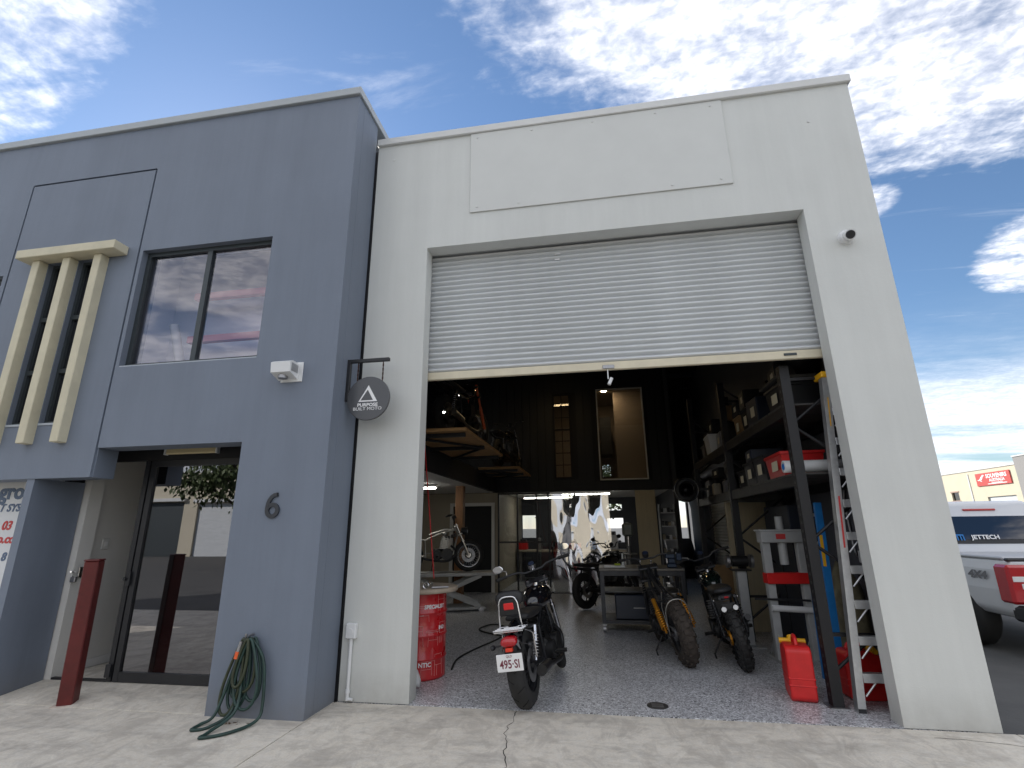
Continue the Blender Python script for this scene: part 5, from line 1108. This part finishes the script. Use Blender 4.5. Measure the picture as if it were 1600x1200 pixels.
for s in (-1, 1):
    quad_on((s*.876, 1.75, 1.20), (s*.876, 3.6, 1.20), (s*.735, 3.1, 1.70), (s*.735, 1.85, 1.70), .012*s, m_cglass, 'side_window', ut)
    lm = MB().box(s*.82-.13, s*.82+.13, -.035, .20, .61, 1.05, .03).build('tail_light', m_tail, ut); MB().box(s*.80-.09+(.02*s), s*.80+.10, -.041, -.034, .86, .92, .012).box(s*.80-.03, s*.80+.11, -.041, -.034, .78, .84, .012).build('reversing_lens', m_wpl, lm)
    for y in (1.0, 4.2):
        w_ = MB().lathe([(.0001, -.02), (.20, -.02), (.22, .01), (.22, .12), (.0001, .10)], (s*.80-.06, y, .37), 'X', 24).build('wheel', m_alu, ut); MB().lathe([(.21, -.09), (.34, -.08), (.37, -.03), (.37, .13), (.34, .17), (.21, .17)], (s*.80-.06, y, .37), 'X', 32).build('tyre', m_tyre, w_)
tg = MB().box(-.66, .66, -.022, .02, .56, 1.06, .03).build('tailgate', m_car, ut); MB().box(-.16, .16, -.034, -.023, .88, .95, .01).build('tailgate_handle', m_trim, tg); MB().box(-.90, .90, -.01, .06, 1.085, 1.125, .015).build('top_trim', m_trim, ut)
MB().box(-.88, .88, .1, 1.48, 1.101, 1.135, .012).build('tonneau_cover', mat('tonneau', (.50, .51, .53), .4), ut)
text('lettering', '4X4', .13, mat('badge_grey', (.16, .16, .17), .4), ut, Matrix.Translation((-.938, .52, .90)) @ XF_, extrude=.001, sx=1.5, bold=.006, shear=.2)
MB().box(-.92, .92, -.16, .10, .42, .60, .03).build('bumper', m_trim, ut)
MB().box(-.25, .25, -.166, -.161, .46, .57).build('number_plate', mat('plate_white', (.78, .78, .77), .4), ut)

# ------------------------------------------------------------------ distant units on the right
m_sun = mat('cream_painted_block', (.62, .56, .42), .7, var=.06, scale=1.5)
fb = thing('souvenir_shop', 'sunlit cream shop building with red souvenir sign', 'building', (29, 36.5, -.03))
MB().wall([], [], [(6.5, 7.4, 3.35, 4.0), (.6, 3.4, -1, 3.45)], 0, .25, -.2, 26, 0, 5.50, axis='X').build('front_wall', m_sun, fb)
MB().box(.26, 12, -.2, 26, 5.3, 5.4).build('roof', m_steel, fb)
MB().box(-.05, .30, -.25, 26, 5.501, 5.60, .01).build('capping', m_cap, fb)
MB().box(-.03, .06, 6.42, 7.48, 3.27, 3.35).box(-.03, .06, 6.42, 7.48, 4.0, 4.1).build('window_trim', mat('trim_tan', (.40, .28, .22), .7), fb); MB().box(.12, .16, 6.5, 7.4, 3.35, 4.0).build('window', m_cglass, fb)
MB().box(.1, .14, .6, 3.4, 0, 3.45).build('roller_door', m_curtain, fb); MB().box(-.04, -.001, 4.9, 5.02, .0, 5.3).build('downpipe', m_cap, fb)
sg = MB().box(-.07, -.003, .60, 4.05, 4.28, 5.22).build('sign_board', mat('sign_red', (.52, .06, .05), .5), fb)
XF = Matrix(((0,0,-1,0),(-1,0,0,0),(0,1,0,0),(0,0,0,1)))
text('lettering', 'SOUVENIRS', .40, m_wpt, sg, Matrix.Translation((-.075, 1.92, 4.95)) @ XF, extrude=.003, sx=1.0, bold=.012)
text('lettering', 'AUSTRALIA', .30, m_wpt, sg, Matrix.Translation((-.075, 1.92, 4.64)) @ XF, extrude=.003, sx=1.0, bold=.008)
kang = [(0, 0), (.16, .03), (.24, .16), (.30, .30), (.40, .36), (.47, .44), (.44, .50), (.36, .46), (.33, .54), (.29, .46), (.20, .42), (.10, .30), (.02, .22), (-.06, .10), (-.22, .02), (-.34, .06), (-.22, -.06), (-.05, -.04), (.02, -.14), (.14, -.16), (.10, -.08)]
MB().prism([(3.58-x, 4.72+z*.75) for x, z in kang], -.078, -.0705, 'X').build('kangaroo_emblem', m_wpt, sg)
MB().box(-.074, -.0705, 1.0, 2.9, 4.36, 4.41).box(-.074, -.0705, 1.4, 2.5, 4.44, 4.48).build('small_print', m_wpt, sg)
gw = thing('grey_unit', 'plain grey unit wall to the right of the souvenir shop', 'building', (28.75, 33.0, -.03)); MB().box(0, 14, 0, 3.2, 0, 6.0).build('wall', mat('grey_block', (.30, .29, .28), .8, var=.06, scale=1), gw); MB().box(-.04, 14.04, -.04, 3.24, 6.0, 6.10).build('capping', m_cap, gw)

# ------------------------------------------------------------------ row across the driveway (seen in the glass)
ob = thing('facing_row', 'cream row of units reflected in the entrance glass', 'building', (0, -25, -.03)); m_op = mat('opposite_cream', (.58, .52, .40), .75, var=.06, scale=1)
dh = [(-38, -34, -1, 3.5), (-29.7, -27.0, -1, 3.4), (-26.0, -23.2, -1, 3.3), (-12, -8, -1, 3.4), (-4, 0, -1, 3.4), (7, 11, -1, 3.4)]
MB().wall([], [], dh, -.3, 0, -60, 40, 0, 5.3).build('front_wall', m_op, ob); MB().box(-60, 40, -12, -.31, 5.0, 5.1).build('roof', m_steel, ob)
for k, h in enumerate(dh):
    MB().box(h[0], h[1], -.2, -.15, 0, h[3]).build('roller_door', m_frameg if k in (1, 3) else m_curtain, ob); MB().box(h[0]-.15, h[1]+.15, .001, .25, h[3]+.05, h[3]+.25).build('awning', m_cap, ob)
for x in (-30.4, -22.5, -15, -6, 4): MB().box(x-.02, x+.02, .001, .012, 0, 5.29).build('panel_joint', m_steel, ob)
MB().box(-60, 40, -.34, .04, 5.301, 5.42).build('capping', m_cap, ob)

# ------------------------------------------------------------------ trees
m_bark = mat('bark', (.10, .08, .06), .9, var=.3, scale=9, bump=.4, bscale=30)
def tree(label, loc, h, rad, n, leaf, lc, seed, droop=0.0):
    random.seed(seed); t = thing('gum_tree', label, 'tree', loc)
    tr = MB(); tips = []
    tr.tube([(0, 0, 0), (.1*rad*.3, 0, h*.25), (0, .05, h*.5), (.05, 0, h*.8)], .1, 9, radii=[h*.028, h*.022, h*.016, h*.006])
    for k in range(11):
        a = k*2.4+random.random(); z0 = h*(.30+.5*k/11); L_ = rad*(.6+.5*random.random()); p0 = Vector((0, 0, z0)); p1 = p0+Vector((math.cos(a)*L_*.5, math.sin(a)*L_*.5, L_*.35)); p2 = p0+Vector((math.cos(a)*L_, math.sin(a)*L_, L_*.55))
        tr.tube([p0, p1, p2], .05, 6, radii=[h*.010, h*.006, h*.002]); tips += [p1, p2, p1.lerp(p2, .5)]
    tips.append(Vector((0, 0, h*.88))); tr.build('trunk', m_bark, t)
    cr = MB(); vs = []; fs = []
    for k in range(n):
        c = random.choice(tips); q = Vector((random.gauss(0, 1), random.gauss(0, 1), random.gauss(0, .8))); q *= rad*.17; p = c+q
        d = Vector((random.uniform(-1, 1), random.uniform(-1, 1), random.uniform(-1, .6)-droop)).normalized(); e = d.orthogonal().normalized(); e.rotate(Matrix.Rotation(random.random()*6.28, 3, d)); L_ = leaf*random.uniform(.6, 1.4); w = L_*.28; i = len(vs)
        vs += [p, p+d*L_*.5+e*w, p+d*L_, p+d*L_*.5-e*w]; fs.append((i, i+1, i+2, i+3))
    cr.add(vs, fs); cr.build('crown', lc, t); return t
m_lv = mat('leaf_green', (.075, .105, .03), .6, var=.4, scale=2); m_lv2 = mat('leaf_olive', (.11, .12, .04), .6, var=.4, scale=2)
tree('leafy tree beyond the rear opening at the end of the aisle', (5.5, 22, -.03), 7.5, 2.6, 7000, .22, m_lv2, 5)
tree('bushy tree just left of the rear opening view', (1.5, 25, -.03), 6.5, 2.6, 6000, .22, m_lv, 6)
tree('tree on the far left beyond the back windows', (-5.5, 24, -.03), 7, 2.6, 5000, .22, m_lv, 8)
tree('drooping leafy tree reflected in the entrance glass', (-17.2, -17.5, -.03), 7.5, 2.6, 6000, .24, m_lv, 9, 1.2)
